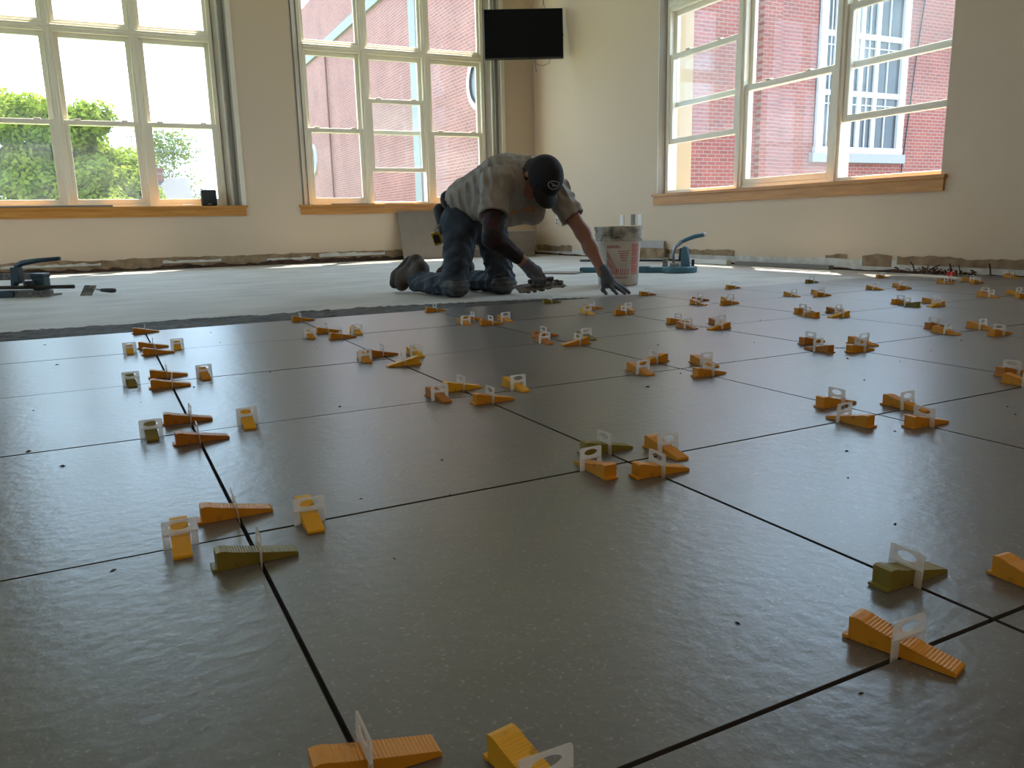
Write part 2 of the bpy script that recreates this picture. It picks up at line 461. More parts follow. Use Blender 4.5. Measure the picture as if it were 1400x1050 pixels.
def sash(root, mp, a0, a1, z0, z1, d, hazy, top=0.05, bot=0.055, side=0.042):
    t = 0.020
    mb = MB()
    mb.box((a0, d - t, z0), (a0 + side, d + t, z1), mp)
    mb.box((a1 - side, d - t, z0), (a1, d + t, z1), mp)
    mb.box((a0 + side, d - t, z0), (a1 - side, d + t, z0 + bot), mp)
    mb.box((a0 + side, d - t, z1 - top), (a1 - side, d + t, z1), mp)
    s = mb.build('sash', M['frame'], root, bevel=0.003)
    MB().box((a0 + side, d - 0.002, z0 + bot), (a1 - side, d + 0.002, z1 - top), mp).build('pane', M['glass_hazy' if hazy else 'glass'], s)
    if hazy:
        am = (a0 + a1) / 2
        for q in (-0.22, 0.22):
            MB().box((am + q - 0.03, d - t - 0.012, z1), (am + q + 0.03, d + t * 0.5, z1 + 0.012), mp).build('sash_lock', M['frame'], s, bevel=0.002)

def window(name, w, mp, label, raised, sill=True, DF=0.20):
    root = empty(name); tag(root, label, 'window', kind='structure')
    lo, hi, ilo, ihi = w['lo'], w['hi'], w['ilo'], w['ihi']
    # splayed reveals from the inner wall corner to the frame
    MB().prism([(ihi, 0.0), (hi, DF - 0.03), (hi, TW), (ihi, TW)], Z_SILL - 0.03, Z_TOP, mp).build('reveal', M['jamb'], root)
    MB().prism([(ilo, 0.0), (ilo, TW), (lo, TW), (lo, DF - 0.03)], Z_SILL - 0.03, Z_TOP, mp).build('reveal', M['jamb'], root)
    # outer frame
    fw = 0.045
    MB().box((lo, DF - 0.05, Z_SILL), (lo + fw, DF + 0.06, Z_TOP), mp).build('frame_jamb', M['frame'], root, bevel=0.004)
    MB().box((hi - fw, DF - 0.05, Z_SILL), (hi, DF + 0.06, Z_TOP), mp).build('frame_jamb', M['frame'], root, bevel=0.004)
    MB().box((lo, DF - 0.05, Z_TOP - 0.06), (hi, DF + 0.06, Z_TOP), mp).build('frame_head', M['frame'], root)
    MB().box((lo + fw, DF - 0.045, Z_SILL - 0.03), (hi - fw, DF + 0.09, Z_SILL + 0.030), mp).build('frame_sill', M['frame'], root, bevel=0.004)
    ms = [lo] + list(w['mull']) + [hi]
    for a in w['mull']:
        MB().box((a - 0.045, DF - 0.055, Z_SILL), (a + 0.045, DF + 0.06, Z_TOP), mp).box((a - 0.018, DF - 0.068, Z_SILL), (a + 0.018, DF - 0.05, Z_TOP), mp).build('mullion', M['frame'], root, bevel=0.003)
    zt = 2.43
    MB().box((lo + fw, DF - 0.05, zt - 0.045), (hi - fw, DF + 0.05, zt + 0.045), mp).box((lo + fw, DF - 0.075, zt - 0.012), (hi - fw, DF - 0.05, zt + 0.016), mp).build('transom', M['frame'], root, bevel=0.003)
    for i in range(3):
        a0 = ms[i] + (fw if i == 0 else 0.045); a1 = ms[i + 1] - (fw if i == 2 else 0.045)
        # fixed light above the transom
        sash(root, mp, a0, a1, zt + 0.045, Z_TOP - 0.06, DF, False, 0.03, 0.03, 0.03)
        zm = 1.51
        # upper sash, then the lower sash in front of it (raised where the window stands open)
        sash(root, mp, a0, a1, zm - 0.025, zt - 0.045, DF + 0.025, False, 0.045, 0.05)
        up = raised[i]
        sash(root, mp, a0, a1, Z_SILL + 0.03 + up, zm + 0.025 + up, DF - 0.018, True, 0.05, 0.05)
    if sill:
        MB().box((ilo - 0.05, -0.035, Z_SILL - 0.030), (ihi + 0.05, 0.0, Z_SILL - 0.004), mp).box((ilo, -0.001, Z_SILL - 0.030), (ihi, DF - 0.04, Z_SILL - 0.004), mp).build('sill_board', M['wood'], root)
        MB().box((ilo - 0.035, -0.018, Z_SILL - 0.113), (ihi + 0.035, 0.0, Z_SILL - 0.030), mp).build('apron_board', M['wood'], root)
    return root

def shade_tracks(root, w, mp, DF=0.20):
    """window shade channels standing in the right-hand splayed reveal"""
    hi, ihi = w['hi'], w['ihi']
    def at(t, off): return (ihi + (hi - ihi) * t - off, (DF - 0.03) * t)
    a, d = at(0.50, 0.004)
    MB().box((a - 0.016, d - 0.012, Z_SILL), (a + 0.004, d + 0.012, Z_TOP), mp).build('shade_track', M['jamb_cream'], root)
    a, d = at(0.26, 0.003)
    MB().box((a - 0.026, d - 0.016, Z_SILL), (a + 0.010, d + 0.014, Z_TOP), mp).build('shade_track', M['jamb_dark'], root)
    MB().box((ihi - 0.006, -0.012, Z_SILL), (ihi + 0.042, 0.004, Z_TOP), mp).build('corner_trim', M['jamb_cream'], root)

w1 = window('window_1', W1, back_mp, 'tall cream-framed window at left showing sky and maple tree', (0, 0, 0))
shade_tracks(w1, W1, back_mp)
w2 = window('window_2', W2, back_mp, 'tall cream-framed window behind the kneeling person', (0, 0.355, 0))
shade_tracks(w2, W2, back_mp)
MB().box((W2['ilo'] - 0.004, -0.008, Z_SILL), (W2['ilo'] + 0.012, 0.004, Z_TOP), back_mp).build('corner_trim', M['jamb_dark'], w2)
w3 = window('window_3', W3, right_mp, 'wide cream-framed window in the right wall with raised sashes', (0.41, 0, 0.45), DF=0.12)
w4 = window('fill_window', W4, left_mp, 'unseen tall window added in the left wall to brighten the room', (0, 0, 0))

# cream jamb lining on the far side of the right window, seen at a slant
MB().box((W3['ihi'] - 0.002, 0.0, Z_SILL), (W3['ihi'] + 0.004, 0.02, Z_TOP), right_mp).build('corner_trim', M['jamb_cream'], w3)

# torn wall base where the baseboard was taken off
def ragged(a0, a1, zlo, zhi, amp, step, mp, d0, d1, seed):
    r = random.Random(seed)
    mb = MB(); n = max(2, int((a1 - a0) / step))
    top = []
    z = zhi
    for i in range(n + 1):
        z = zhi + (z - zhi) * 0.6 + r.uniform(-amp, amp)
        top.append(z)
    for i in range(n):
        x0 = a0 + (a1 - a0) * i / n; x1 = a0 + (a1 - a0) * (i + 1) / n
        vs = [(x0, d0, zlo), (x1, d0, zlo), (x1, d0, top[i + 1]), (x0, d0, top[i]),
              (x0, d1, zlo), (x1, d1, zlo), (x1, d1, top[i + 1]), (x0, d1, top[i])]
        mb.add([mp(*p) for p in vs], [(0, 1, 2, 3), (7, 6, 5, 4), (3, 2, 6, 7), (0, 4, 5, 1)] + ([(0, 3, 7, 4)] if i == 0 else []) + ([(1, 5, 6, 2)] if i == n - 1 else []))
    return mb
bb = ragged(XL, XR, ZS, 0.105, 0.008, 0.05, back_mp, -0.006, 0.0, 3).build('baseboard_back', M['base_brown'])
tag(bb, 'torn brown plaster strip along the foot of the back wall', 'baseboard', kind='structure')
ragged(XL, XR, ZS, 0.022, 0.014, 0.045, back_mp, -0.012, -0.006, 4).build('dark_gap', M['base_dark'], bb)
for a0, a1, z0, z1, s in [(-0.6, 0.3, 0.05, 0.075, 1), (0.9, 1.5, 0.045, 0.07, 2), (2.0, 2.5, 0.03, 0.06, 3), (2.6, 3.4, 0.05, 0.085, 5)]:
    ragged(a0, a1, z0, z1, 0.008, 0.04, back_mp, -0.010, -0.006, s).build('plaster_patch', M['base_white'], bb)
br_ = ragged(YN, YB, ZS, 0.062, 0.008, 0.05, right_mp, -0.006, 0.0, 8).build('baseboard_right', M['base_white'])
tag(br_, 'chipped whitish plaster strip along the foot of the right wall', 'baseboard', kind='structure')
for a0, a1, z0, z1, s in [(5.2, 6.4, 0.055, 0.105, 11), (3.95, 4.15, 0.07, 0.10, 12), (3.55, 3.8, 0.02, 0.105, 13), (1.9, 3.5, 0.04, 0.10, 14), (-0.5, 1.8, 0.05, 0.11, 15), (6.9, 7.6, 0.04, 0.085, 16), (8.1, 9.0, 0.03, 0.10, 17)]:
    ragged(a0, a1, z0, z1, 0.009, 0.04, right_mp, -0.010, -0.006, s).build('plaster_patch', M['base_brown'], br_)
ragged(YN, YB, ZS, 0.0, 0.006, 0.06, right_mp, -0.013, -0.006, 21).build('dark_gap', M['base_dark'], br_)

# ------------------------------------------------------------------ outside
gr = MB().box((-60, YB + 0.6, -3.2), (70, 110, -3.0)).build('ground', M['grass'])
tag(gr, 'lawn and yard outside the windows', 'ground', kind='structure')
tag(MB().box((XL - 40, -50, -3.2), (XL - 2, YB + 0.6, -3.0)).build('ground', M['grass']), 'yard beside the left wall', 'ground', kind='structure')
tag(MB().box((XR + 1.2, -50, -3.2), (70, YB + 0.6, -3.0)).build('ground', M['asphalt']), 'paved yard beside the right wall', 'ground', kind='structure')

bld = empty('brick_building', (8.0, 13.0, -3.0))
tag(bld, 'red brick building with white windows seen outside the right window', 'building')
HB = 11.9
HF = 8.5
# body as one solid with its two visible faces carrying brick running along y and along x
MB().box((0.02, 2.2, 0), (3.0, 21.6, HB)).box((0.03, 0.02, 0), (15.99, 2.2, HF - 0.02)).build('wall', M['brick_a'], bld)
MB().box((0.0, 0.0, 0), (16.02, 0.10, HF)).build('front_wall', M['brick_f'], bld)
MB().box((-0.07, 2.2, 9.75), (0.02, 21.6, 10.05)).build('stone_band', M['stone'], bld)
for yy in (7.15,):
    MB().box((-0.05, yy, 0), (0.02, yy + 0.50, 9.75)).build('stone_pier', M['stone'], bld)
MB().tube([(-0.05, 16.8, 0.2), (-0.05, 16.8, 9.7)], 0.035, 8).build('downspout', M['chimney'], bld)
# oval window on the side wall
def oval(cy, cz, ry, rz):
    n = 28
    for nm, k0, k1, x0, m_ in (('oval_frame', 1.0, 0.80, -0.06, M['white_paint']), ('oval_pane', 0.80, 0.0, -0.02, M['dark_glass'])):
        mb = MB(); vs = []; fs = []
        for k in range(n):
            a = 2 * math.pi * k / n
            vs += [(x0, cy + ry * k0 * math.cos(a), cz + rz * k0 * math.sin(a)), (x0, cy + ry * k1 * math.cos(a), cz + rz * k1 * math.sin(a)),
                   (0.03, cy + ry * k0 * math.cos(a), cz + rz * k0 * math.sin(a))]
        for k in range(n):
            j = (k + 1) % n
            fs += [(3 * k, 3 * k + 1, 3 * j + 1, 3 * j), (3 * k, 3 * j, 3 * j + 2, 3 * k + 2)]
        mb.add(vs, fs); mb.build(nm, m_, bld)
oval(3.15, 6.45, 0.75, 0.62)
oval(20.0, 6.1, 0.7, 0.62)  # far oval stands in for a reflection in the window glass
# tall white window on the front face: four columns of panes
fx0, fx1, fz0, fz1 = 6.62, 9.42, 4.80, 8.4
MB().box((fx0, -0.02, fz0), (fx1, 0.11, fz1)).build('window_recess', M['dark_glass'], bld)
wf = MB()
for x in (fx0, fx1 - 0.2): wf.box((x, -0.09, fz0), (x + 0.2, 0.0, fz1))
wf.box((fx0 - 0.01, -0.095, fz0 - 0.02), (fx1 + 0.01, 0.001, fz0 + 0.12))
for x in (7.13, 7.92, 8.42): wf.box((x - 0.06, -0.07, fz0 + 0.1), (x + 0.06, 0.0, fz1))
for z in (6.08, 7.31): wf.box((fx0 + 0.15, -0.065, z - 0.06), (fx1 - 0.15, 0.0, z + 0.06))
wf.build('white_window_frame', M['white_paint'], bld)
mt_ = MB()
for x in (6.98, 7.52, 8.17, 8.80): mt_.box((x - 0.013, -0.05, fz0 + 0.1), (x + 0.013, 0.0, fz1))
for z in (5.85, 7.08, 8.2): mt_.box((fx0 + 0.2, -0.05, z - 0.012), (fx1 - 0.2, 0.0, z + 0.012))
mt_.build('muntins', M['white_paint'], bld)
MB().box((fx0 - 0.1, -0.12, fz0 - 0.22), (fx1 + 0.1, 0.02, fz0 - 0.02)).build('stone_sill', M['stone'], bld)
MB().box((4.95, -0.12, 0), (5.45, 0.02, HF)).build('brick_pier', M['brick_f'], bld)
MB().tube([(9.9, -0.05, HF - 0.1), (9.75, -0.05, 7.2), (9.5, -0.05, 4.3), (9.4, -0.05, 0.1)], 0.016, 6).build('cable', M['rubber'], bld)

MB().box((W3['hi'] - 0.012, 0.185, Z_SILL - 0.03), (W3['hi'] + 0.05, TW + 0.05, Z_TOP), right_mp).build('outer_reveal', M['cream_ext'], w3)

def leaves(n, blobs, size, seed):
    r = np.random.default_rng(seed)
    vs = np.zeros((n, 4, 3)); 
    wts = np.array([b[1][0] * b[1][1] * b[1][2] for b in blobs]) ** 0.72
    idx = r.choice(len(blobs), n, p=wts / wts.sum())
    C = np.array([b[0] for b in blobs])[idx]; Rr = np.array([b[1] for b in blobs])[idx]
    d = r.normal(size=(n, 3)); d /= np.linalg.norm(d, axis=1)[:, None]
    rad = (0.55 + 0.5 * r.random(n) ** 0.6)[:, None]
    P = C + d * Rr * rad
    t = r.normal(size=(n, 3)); nrm = d + 0.55 * r.normal(size=(n, 3)) + np.array([0, 0, 0.5]); nrm /= np.linalg.norm(nrm, axis=1)[:, None]
    t -= (t * nrm).sum(1)[:, None] * nrm; t /= np.linalg.norm(t, axis=1)[:, None]
    b = np.cross(nrm, t)
    s = (size * (0.6 + 0.8 * r.random(n)))[:, None]
    vs[:, 0] = P - t * s; vs[:, 1] = P + b * s * 0.6; vs[:, 2] = P + t * s; vs[:, 3] = P - b * s * 0.6
    me = bpy.data.meshes.new('crown')
    me.from_pydata(vs.reshape(-1, 3).tolist(), [], [tuple(range(4 * i, 4 * i + 4)) for i in range(n)])
    return me

def tree(name, label, base, height, blobs, n, size, m, seed, trunk=0.25, cat='tree', branches=5):
    root = empty(name, base); tag(root, label, cat)
    c = np.mean([b[0] for b in blobs], axis=0)
    mb = MB().tube([(0, 0, 0), (0.05 * c[0] + 0.05, 0, height * 0.35), (c[0] * 0.6, c[1] * 0.6, height * 0.7)], [trunk, trunk * 0.75, trunk * 0.3], 8)
    mb.build('trunk', M['bark'], root, smooth=True)
    for i, b in enumerate(blobs[:branches]):
        p = b[0]
        MB().tube([(0.03, 0, height * 0.3), (p[0] * 0.5, p[1] * 0.5, p[2] * 0.7 + height * 0.05), (p[0], p[1], p[2])], [trunk * 0.4, trunk * 0.25, trunk * 0.06], 6).build('branch', M['bark'], root, smooth=True)
    cr = link('crown', leaves(n, blobs, size, seed), m, root)
    cr['kind'] = 'stuff'
    return root

r0 = random.Random(5)
bl = []
for i in range(110):
    x_, z_ = r0.uniform(-3.4, 2.0), r0.uniform(2.2, 7.25)
    if z_ > 7.25 - 0.33 * max(0.0, x_ + 0.3) ** 2 or (x_ > 1.5 and z_ < 3.6): continue
    bl.append(((x_, r0.uniform(-1.4, 1.4), z_), (r0.uniform(0.55, 0.85),) * 2 + (r0.uniform(0.42, 0.6),)))
tree('maple_tree', 'large bright green maple filling the lower left window panes', (-0.60, 28.3, -3.0), 6.0, bl, 95000, 0.080, M['leaf'], 1)
bl = [((r0.uniform(-0.35, 0.5), r0.uniform(-0.6, 0.6), r0.uniform(3.4, 6.3)), (0.42, 0.42, 0.42)) for i in range(10)]
tree('green_tree', 'slender green tree between the maple and grey roof', (1.30, 33.5, -3.0), 5.0, bl, 3200, 0.10, M['leaf'], 2, 0.12)
bl = [((r0.uniform(-1.3, 1.5), r0.uniform(-0.8, 0.8), r0.uniform(5.2, 9.4)), (1.0, 1.0, 1.0)) for i in range(12)]
tree('airy_tree', 'sparse pale tree standing above the grey house roof', (3.6, 54.0, -3.0), 8.8, bl, 3600, 0.10, M['leaf_pale'], 3, 0.14, branches=12)
bl = [((r0.uniform(-0.35, 0.9), r0.uniform(-0.5, 0.5), r0.uniform(2.6, 4.5)), (0.42, 0.42, 0.40)) for i in range(9)]
tree('green_tree', 'low green tree behind the black speaker at right of roof', (3.80, 30.3, -3.0), 4.0, bl, 3000, 0.09, M['leaf'], 4, 0.12)
bl = [((r0.uniform(-0.75, 0.45), r0.uniform(-0.4, 0.4), r0.uniform(3.0, 3.95)), (0.36, 0.36, 0.30)) for i in range(9)]
tree('leafy_shrub', 'sunlit yellow-green shrub in front of the grey roof', (0.80, 22.3, -3.0), 3.4, bl, 3800, 0.065, M['leaf'], 6, 0.08, cat='shrub')

hs_ = empty('grey_roofed_house', (2.3, 44.0, -3.0)); tag(hs_, 'house with grey shingle roof beyond the left window', 'house')
MB().box((-2.0, 0.3, 0), (1.75, 5.0, 4.6)).build('wall', M['stone'], hs_)
MB().prism([(0.0, 4.4), (0.0, 4.5), (2.6, 6.15), (5.2, 4.5), (5.2, 4.4)], -2.15, 1.95, lambda a, b, c: (c, a, b)).build('roof', M['roof'], hs_)
MB().box((0.38, 2.3, 5.6), (0.72, 2.7, 6.62)).box((0.34, 2.26, 6.55), (0.76, 2.74, 6.65)).build('chimney', M['chimney'], hs_)
for px0, l in ((-3.2, 'left'), (11.0, 'right')):
    up = empty('utility_pole', (px0, 40.5, -3.0)); tag(up, 'wooden utility pole at the %s end of the power lines' % l, 'pole', 'utility poles')
    MB().tube([(0, 0, 0), (0, 0, 9.0)], [0.14, 0.10], 8).build('post', M['bark'], up)
    for z in (8.0, 7.45, 6.4): MB().box((-0.12, -0.06, z - 0.03), (0.12, 0.06, z + 0.03)).build('bracket', M['bark'], up)
for k, z in enumerate((5.0, 4.45, 3.4)):
    pts = [(-3.085 + 13.97 * t, 40.5, z - 0.45 * 4 * t * (1 - t)) for t in [i / 14 for i in range(15)]]
    tag(MB().tube(pts, 0.018, 5).build('power_line', M['wire']), ['uppermost', 'middle', 'lowest'][k] + ' thin power line crossing the sky in the left window', 'power line', 'power lines outside the left window')

# ------------------------------------------------------------------ added fill lamps, unseen on the ceiling behind the viewer, to brighten the room
fill_lamp_m = bpy.data.materials.new('fill_lamp_glow'); fill_lamp_m.use_nodes = True
_b = fill_lamp_m.node_tree.nodes['Principled BSDF']
_b.inputs['Emission Color'].default_value = (1.0, 0.82, 0.62, 1); _b.inputs['Emission Strength'].default_value = 0.55
def fill_lamp(x, y, label):
    r = empty('fill_lamp', (x, y, ZC)); tag(r, label, 'lamp', 'added fill lamps out of view behind the viewer')
    MB().box((-1.24, -0.64, -0.06), (1.24, 0.64, 0.0)).build('housing', M['white_plastic'], r)
    MB().box((-1.2, -0.6, -0.068), (1.2, 0.6, -0.06)).build('diffuser', fill_lamp_m, r)
for y, w_ in ((-3.4, 'far'), (-1.0, 'close')):
    for x, l in ((-2.2, 'left'), (0.7, 'middle'), (3.6, 'right')):
        fill_lamp(x, y, 'added unseen fill lamp %s behind the viewer, %s one of its row' % (w_, l))

# ------------------------------------------------------------------ leveling wedges and clips
ORD = ['front', 'second', 'third', 'fourth', 'fifth', 'last']
LINE = ['', 'first', 'second', 'third', 'fourth', 'fifth', 'sixth', 'seventh', 'eighth', 'ninth']
CN = dict(o='orange', y='yellow', v='olive green', d='dark orange', r='reddish orange')
ARM = dict(L='left of', R='right of', N='on near side of', F='on far side of')

def wedge_mesh(key):
    L, Wd = 0.100, 0.0225
    prof = [(-0.046, 0.0), (-0.046, 0.0235), (-0.041, 0.0245), (-0.034, 0.0235)]
    n = 26
    for i in range(n):
        t = i / (n - 1)
        x = -0.032 + 0.081 * t
        h = 0.0228 - 0.0172 * t ** 0.92
        prof += [(x, h), (x + 0.0016, h - 0.0009)]
    prof += [(0.052, 0.0035), (0.052, 0.0)]
    prof = [(a * 0.96, b * 0.95) for a, b in prof]
    mb = MB()
    mb.prism(prof, -Wd / 2, Wd / 2, lambda a, b, c: (a, c, b))
    mb.box((-0.0495, -Wd / 2 - 0.0008, 0.0), (-0.0435, Wd / 2 + 0.0008, 0.0032))       # little foot at the thick end
    me = mb.mesh('leveling_wedge')
    me.materials.append(M['wedge_' + key])
    return me
WM = {k: wedge_mesh(k) for k in CN}

def clip_mesh():
    """plate standing in the joint (plane x-z), finger hole on top, slot for the wedge below"""
    mb = MB(); t = 0.0009; n = 32
    cz, hx, hz = 0.0275, 0.021, 0.0095
    ox, oz = 0.0125, 0.0052
    rings = []
    for y in (-t, t):
        outer = []; inner = []
        for k in range(n):
            a = 2 * math.pi * (k + 0.5) / n
            c, s_ = math.cos(a), math.sin(a)
            p = 0.16
            outer.append((hx * math.copysign(abs(c) ** p, c), y, cz + hz * math.copysign(abs(s_) ** p, s_)))
            inner.append((ox * c, y, cz + 0.0008 + oz * s_))
        rings.append((outer, inner))
    vs = rings[0][0] + rings[0][1] + rings[1][0] + rings[1][1]
    fs = []
    for k in range(n):
        j = (k + 1) % n
        fs += [(k, j, n + j, n + k), (2 * n + k, 3 * n + k, 3 * n + j, 2 * n + j), (k, 2 * n + k, 2 * n + j, j), (n + k, n + j, 3 * n + j, 3 * n + k)]
    mb.add(vs, fs)
    for sx in (-1, 1):
        x0, x1 = sorted((sx * 0.0125, sx * 0.021))
        mb.box((x0, -t, -0.0095), (x1, t, 0.019))
    mb.box((-0.021, -t * 1.6, 0.0172), (0.021, t * 1.6, 0.0194))
    me = mb.mesh('leveling_clip')
    me.materials.append(M['clip'])
    return me
CM = clip_mesh()

SPOTS = """1 1 L y .130;1 1 R y .136;1 1 F o .130;1 1 N v .150;1 2 F d .160;1 2 N d .134;1 2 L v .128;1 2 R y .166
1 3 F o .120;1 3 N o .136;1 3 L v .150;1 3 R o .144;1 4 F o .142;1 4 N o .120;1 4 L y .120;1 4 R y .118;1 5 N o .10
2 1 F v .116;2 1 L o .120 f;2 1 R o .136;2 1 N o .124;2 2 F y .128;2 2 N o .136;2 2 L d .140;2 2 R y .194
2 3 F d .110;2 3 N y .212 f;2 3 L o .120;2 3 R y .146;2 4 F o .172;2 4 N o .130;2 4 L o .150;2 4 R y .138;2 5 N o .102
2 0 L o .212;2 0 F v .162;2 0 R o .166;1 0 F o .148;1 0 R y .168
3 1 F o .165;3 1 L o .160 f;3 1 R o .150;3 1 N o .166;3 2 F o .190 f;3 2 L o .205;3 2 R o .145;3 2 N o .180
3 3 F r .210;3 3 L r .115;3 3 R v .155;3 3 N o .150 f;3 4 L o .135;3 4 F o .185;3 4 N o .10;3 4 R o .158;3 5 N o .13
4 1 F d .160;4 1 L o .170;4 2 F d .185;4 2 L d .150 f;4 2 R o .170;4 2 N o .12;4 3 F o .24;4 3 L d .12;4 3 R r .14;4 3 N o .13 f
4 4 L y .19;4 4 F o .23;4 4 R o .16;4 4 N o .17;4 5 N v .145;5 2 F d .19;5 2 L o .16;5 2 R o .15;5 2 N o .18
5 3 F o .155;5 3 L o .13 f;5 3 R d .16;5 3 N y .15 f;5 4 L o .18;5 4 F d .2;5 4 R o .14;5 4 N o .13;5 5 N o .11
6 3 F o .15;6 3 L v .13 f;6 3 R o .17;6 3 N y .13 f;6 4 L o .18;6 4 R o .14;6 4 N o .12;6 5 N o .10
7 4 L o .2;7 4 R o .15;7 4 N o .13;7 3 L o .16;7 3 F o .15;7 3 R o .19;7 3 N o .15;7 5 N v .12
8 4 L o .22;8 4 F d .13;8 4 R o .16;8 4 N o .15;8 5 N o .14;9 5 N o .12;9 4 L o .2;9 4 F o .13"""
jr = random.Random(21)
for item in SPOTS.replace('\n', ';').split(';'):
    t = item.split()
    u, v, arm, key, s_ = int(t[0]), int(t[1]), t[2], t[3], float(t[4])
    flip = len(t) > 5
    uu, vv = dict(L=(u - s_, v), R=(u + s_, v), N=(u, v - s_), F=(u, v + s_))[arm]
    p = grid(uu, vv)
    along_row = arm in 'LR'
    rz = TH + (-math.pi / 2 if along_row else 0.0) + (math.pi if flip else 0.0) + math.radians(jr.uniform(-4, 4))
    if (u, v, arm) == (2, 0, 'L'): rz += math.radians(14)
    if (u, v, arm) == (1, 0, 'R'): rz += math.radians(8)
    sl = jr.uniform(-0.006, 0.008) - (0.011 if along_row else 0.0)
    where = '%s the %s-row crossing on %s long joint from left' % (ARM[arm], ORD[v], LINE[u])
    wo = link('leveling_wedge', WM[key], None, None, (p[0] + sl * math.cos(rz), p[1] + sl * math.sin(rz), 0.0006), (0, 0, rz))
    tag(wo, CN[key] + ' wedge ' + where, 'wedge', 'tile leveling wedges along the joints')
    crz = TH + (0.0 if along_row else math.pi / 2)
    co = link('leveling_clip', CM, None, None, (p[0], p[1], 0.0), (math.radians(jr.uniform(-5, 5)), 0, crz + math.radians(jr.uniform(-3, 3))))
    tag(co, 'clear white clip ' + where, 'clip', 'tile leveling clips standing in the joints')

# two red spacers left on the tiles near the right wall
for k, (du, dv) in enumerate(((0, 0), (0.04, -0.015))):
    p = grid(8.62 + du, 4.55 + dv)
    mb = MB().prism([(-0.013, 0), (-0.013, 0.03), (0.0, 0.03), (0.013, 0.004), (0.013, 0)], -0.008, 0.008, lambda a, b, c: (a, c, b))
    tag(mb.build('tile_spacer', M['red_spacer'], None, loc=(p[0], p[1], 0.0004), rot=(0, 0, 0.3 + k), bevel=0.001),
        ('left' if k == 0 else 'right') + ' one of two small red spacers near the right wall', 'spacer', 'red spacers')

# ------------------------------------------------------------------ fresh mortar beyond the last tile row
def mortar_bed():
    nx, ny = 420, 26
    P0 = 4.1
    X0, X1 = -3.9, 2.86
    rr_ = random.Random(4)
    wob = [rr_.uniform(-1, 1) for _ in range(80)]
    def edge(x):
        t = (x - X0) / (X1 - X0) * 60
        i = int(t); f_ = t - i
        w = wob[i] * (1 - f_) + wob[i + 1] * f_
        base = 0.44 if x < 1.6 else 0.44 + (0.16 - 0.44) * min(1, (x - 1.6) / 1.0)
        if x > 2.5: base *= max(0.05, (X1 - x) / 0.36)
        return base + 0.018 * w
    vs = []; fs = []
    for i in range(nx + 1):
        x = X0 + (X1 - X0) * i / nx
        y0 = grid(x / PITCH, 5.0)[1] + 0.004
        w = edge(x)
        for j in range(ny + 1):
            t = j / ny
            y = y0 + w * t
            h = 0.010 if 0 < t < 1 else 0.0004
            if 0 < t < 1:
                h += 0.0025 * math.sin(y * 430 + 3 * math.sin(x * 2.2)) + rr_.uniform(-0.001, 0.0018) + 0.002 * math.sin(x * 9 + 2 * y * 20)
                if t > 0.93: h *= 0.6
            vs.append((x, y, ZS + max(0.0004, h)))
    for i in range(nx):
        for j in range(ny):
            a = i * (ny + 1) + j
            fs.append((a, a + ny + 1, a + ny + 2, a + 1))
    me = bpy.data.meshes.new('mortar_bed'); me.from_pydata(vs, [], fs)
    o = link('mortar_bed', me, M['mortar'])
    tag(o, 'band of combed wet grey mortar along the last tile row', 'mortar', kind='stuff')
mortar_bed()

def crumbs():
    mb = MB(); r = random.Random(9)
    for i in range(90):
        if i < 65: p = grid(r.uniform(0.4, 6), r.uniform(-0.1, 4.9)); z = 0.0003
        else: p = (r.uniform(0.2, 3.3), r.uniform(4.5, 7.5)); z = ZS + 0.0003
        s_ = r.uniform(0.0012, 0.0038); a = r.uniform(0, 6.28)
        c, n_ = math.cos(a), math.sin(a); l = r.uniform(1, 2.4)
        q = [(s_ * l, 0), (0, s_ * 0.8), (-s_ * l, 0.1 * s_), (0, -s_ * 0.7)]
        vs = [(p[0] + x * c - y * n_, p[1] + x * n_ + y * c, z) for x, y in q] + [(p[0], p[1], z + s_ * 0.8)]
        mb.add(vs, [(0, 1, 4), (1, 2, 4), (2, 3, 4), (3, 0, 4), (3, 2, 1, 0)])
    tag(mb.build('mortar_crumbs', M['joint']), 'dark mortar crumbs scattered over tiles and slab', 'crumbs', kind='stuff')
crumbs()

# ------------------------------------------------------------------ television in the corner
tvr = empty('television', (5.03, 8.39, 2.565)); tag(tvr, 'black wall-mounted television hanging in the room corner', 'television')
tvr.rotation_euler = (math.radians(-7), 0, math.radians(-25.5))
MB().box((-0.465, -0.022, -0.285), (0.465, 0.022, 0.285)).build('body', M['black'], tvr, bevel=0.004)
MB().box((-0.455, -0.0245, -0.268), (0.455, -0.021, 0.276)).build('screen', M['screen'], tvr)
MB().box((-0.12, 0.02, -0.12), (0.12, 0.06, 0.12)).build('mount_plate', M['black'], tvr)
MB().tube([(0.0, 0.05, 0.0), (0.16, 0.12, 0.0), (0.30, 0.16, 0.02), (0.50, 0.10, 0.02)], 0.02, 8).build('mount_arm', M['black'], tvr)
MB().tube([(0.13, 0.03, -0.27), (0.15, 0.05, -0.33), (0.22, 0.06, -0.345), (0.30, 0.05, -0.32), (0.31, 0.03, -0.27)], 0.004, 6).build('cable', M['cable'], tvr)
MB().tube([(0.12, 0.04, -0.27), (0.14, 0.10, -0.36), (0.15, 0.12, -0.40)], 0.005, 6).build('cable', M['cable'], tvr)
MB().tube([(0.20, 0.04, 0.28), (0.24, 0.08, 0.36), (0.24, 0.10, 0.55)], 0.004, 6).build('cable', M['cable'], tvr)
MB().tube([(0.27, 0.04, 0.28), (0.25, 0.08, 0.38), (0.25, 0.10, 0.55)], 0.004, 6).build('cable', M['cable'], tvr)

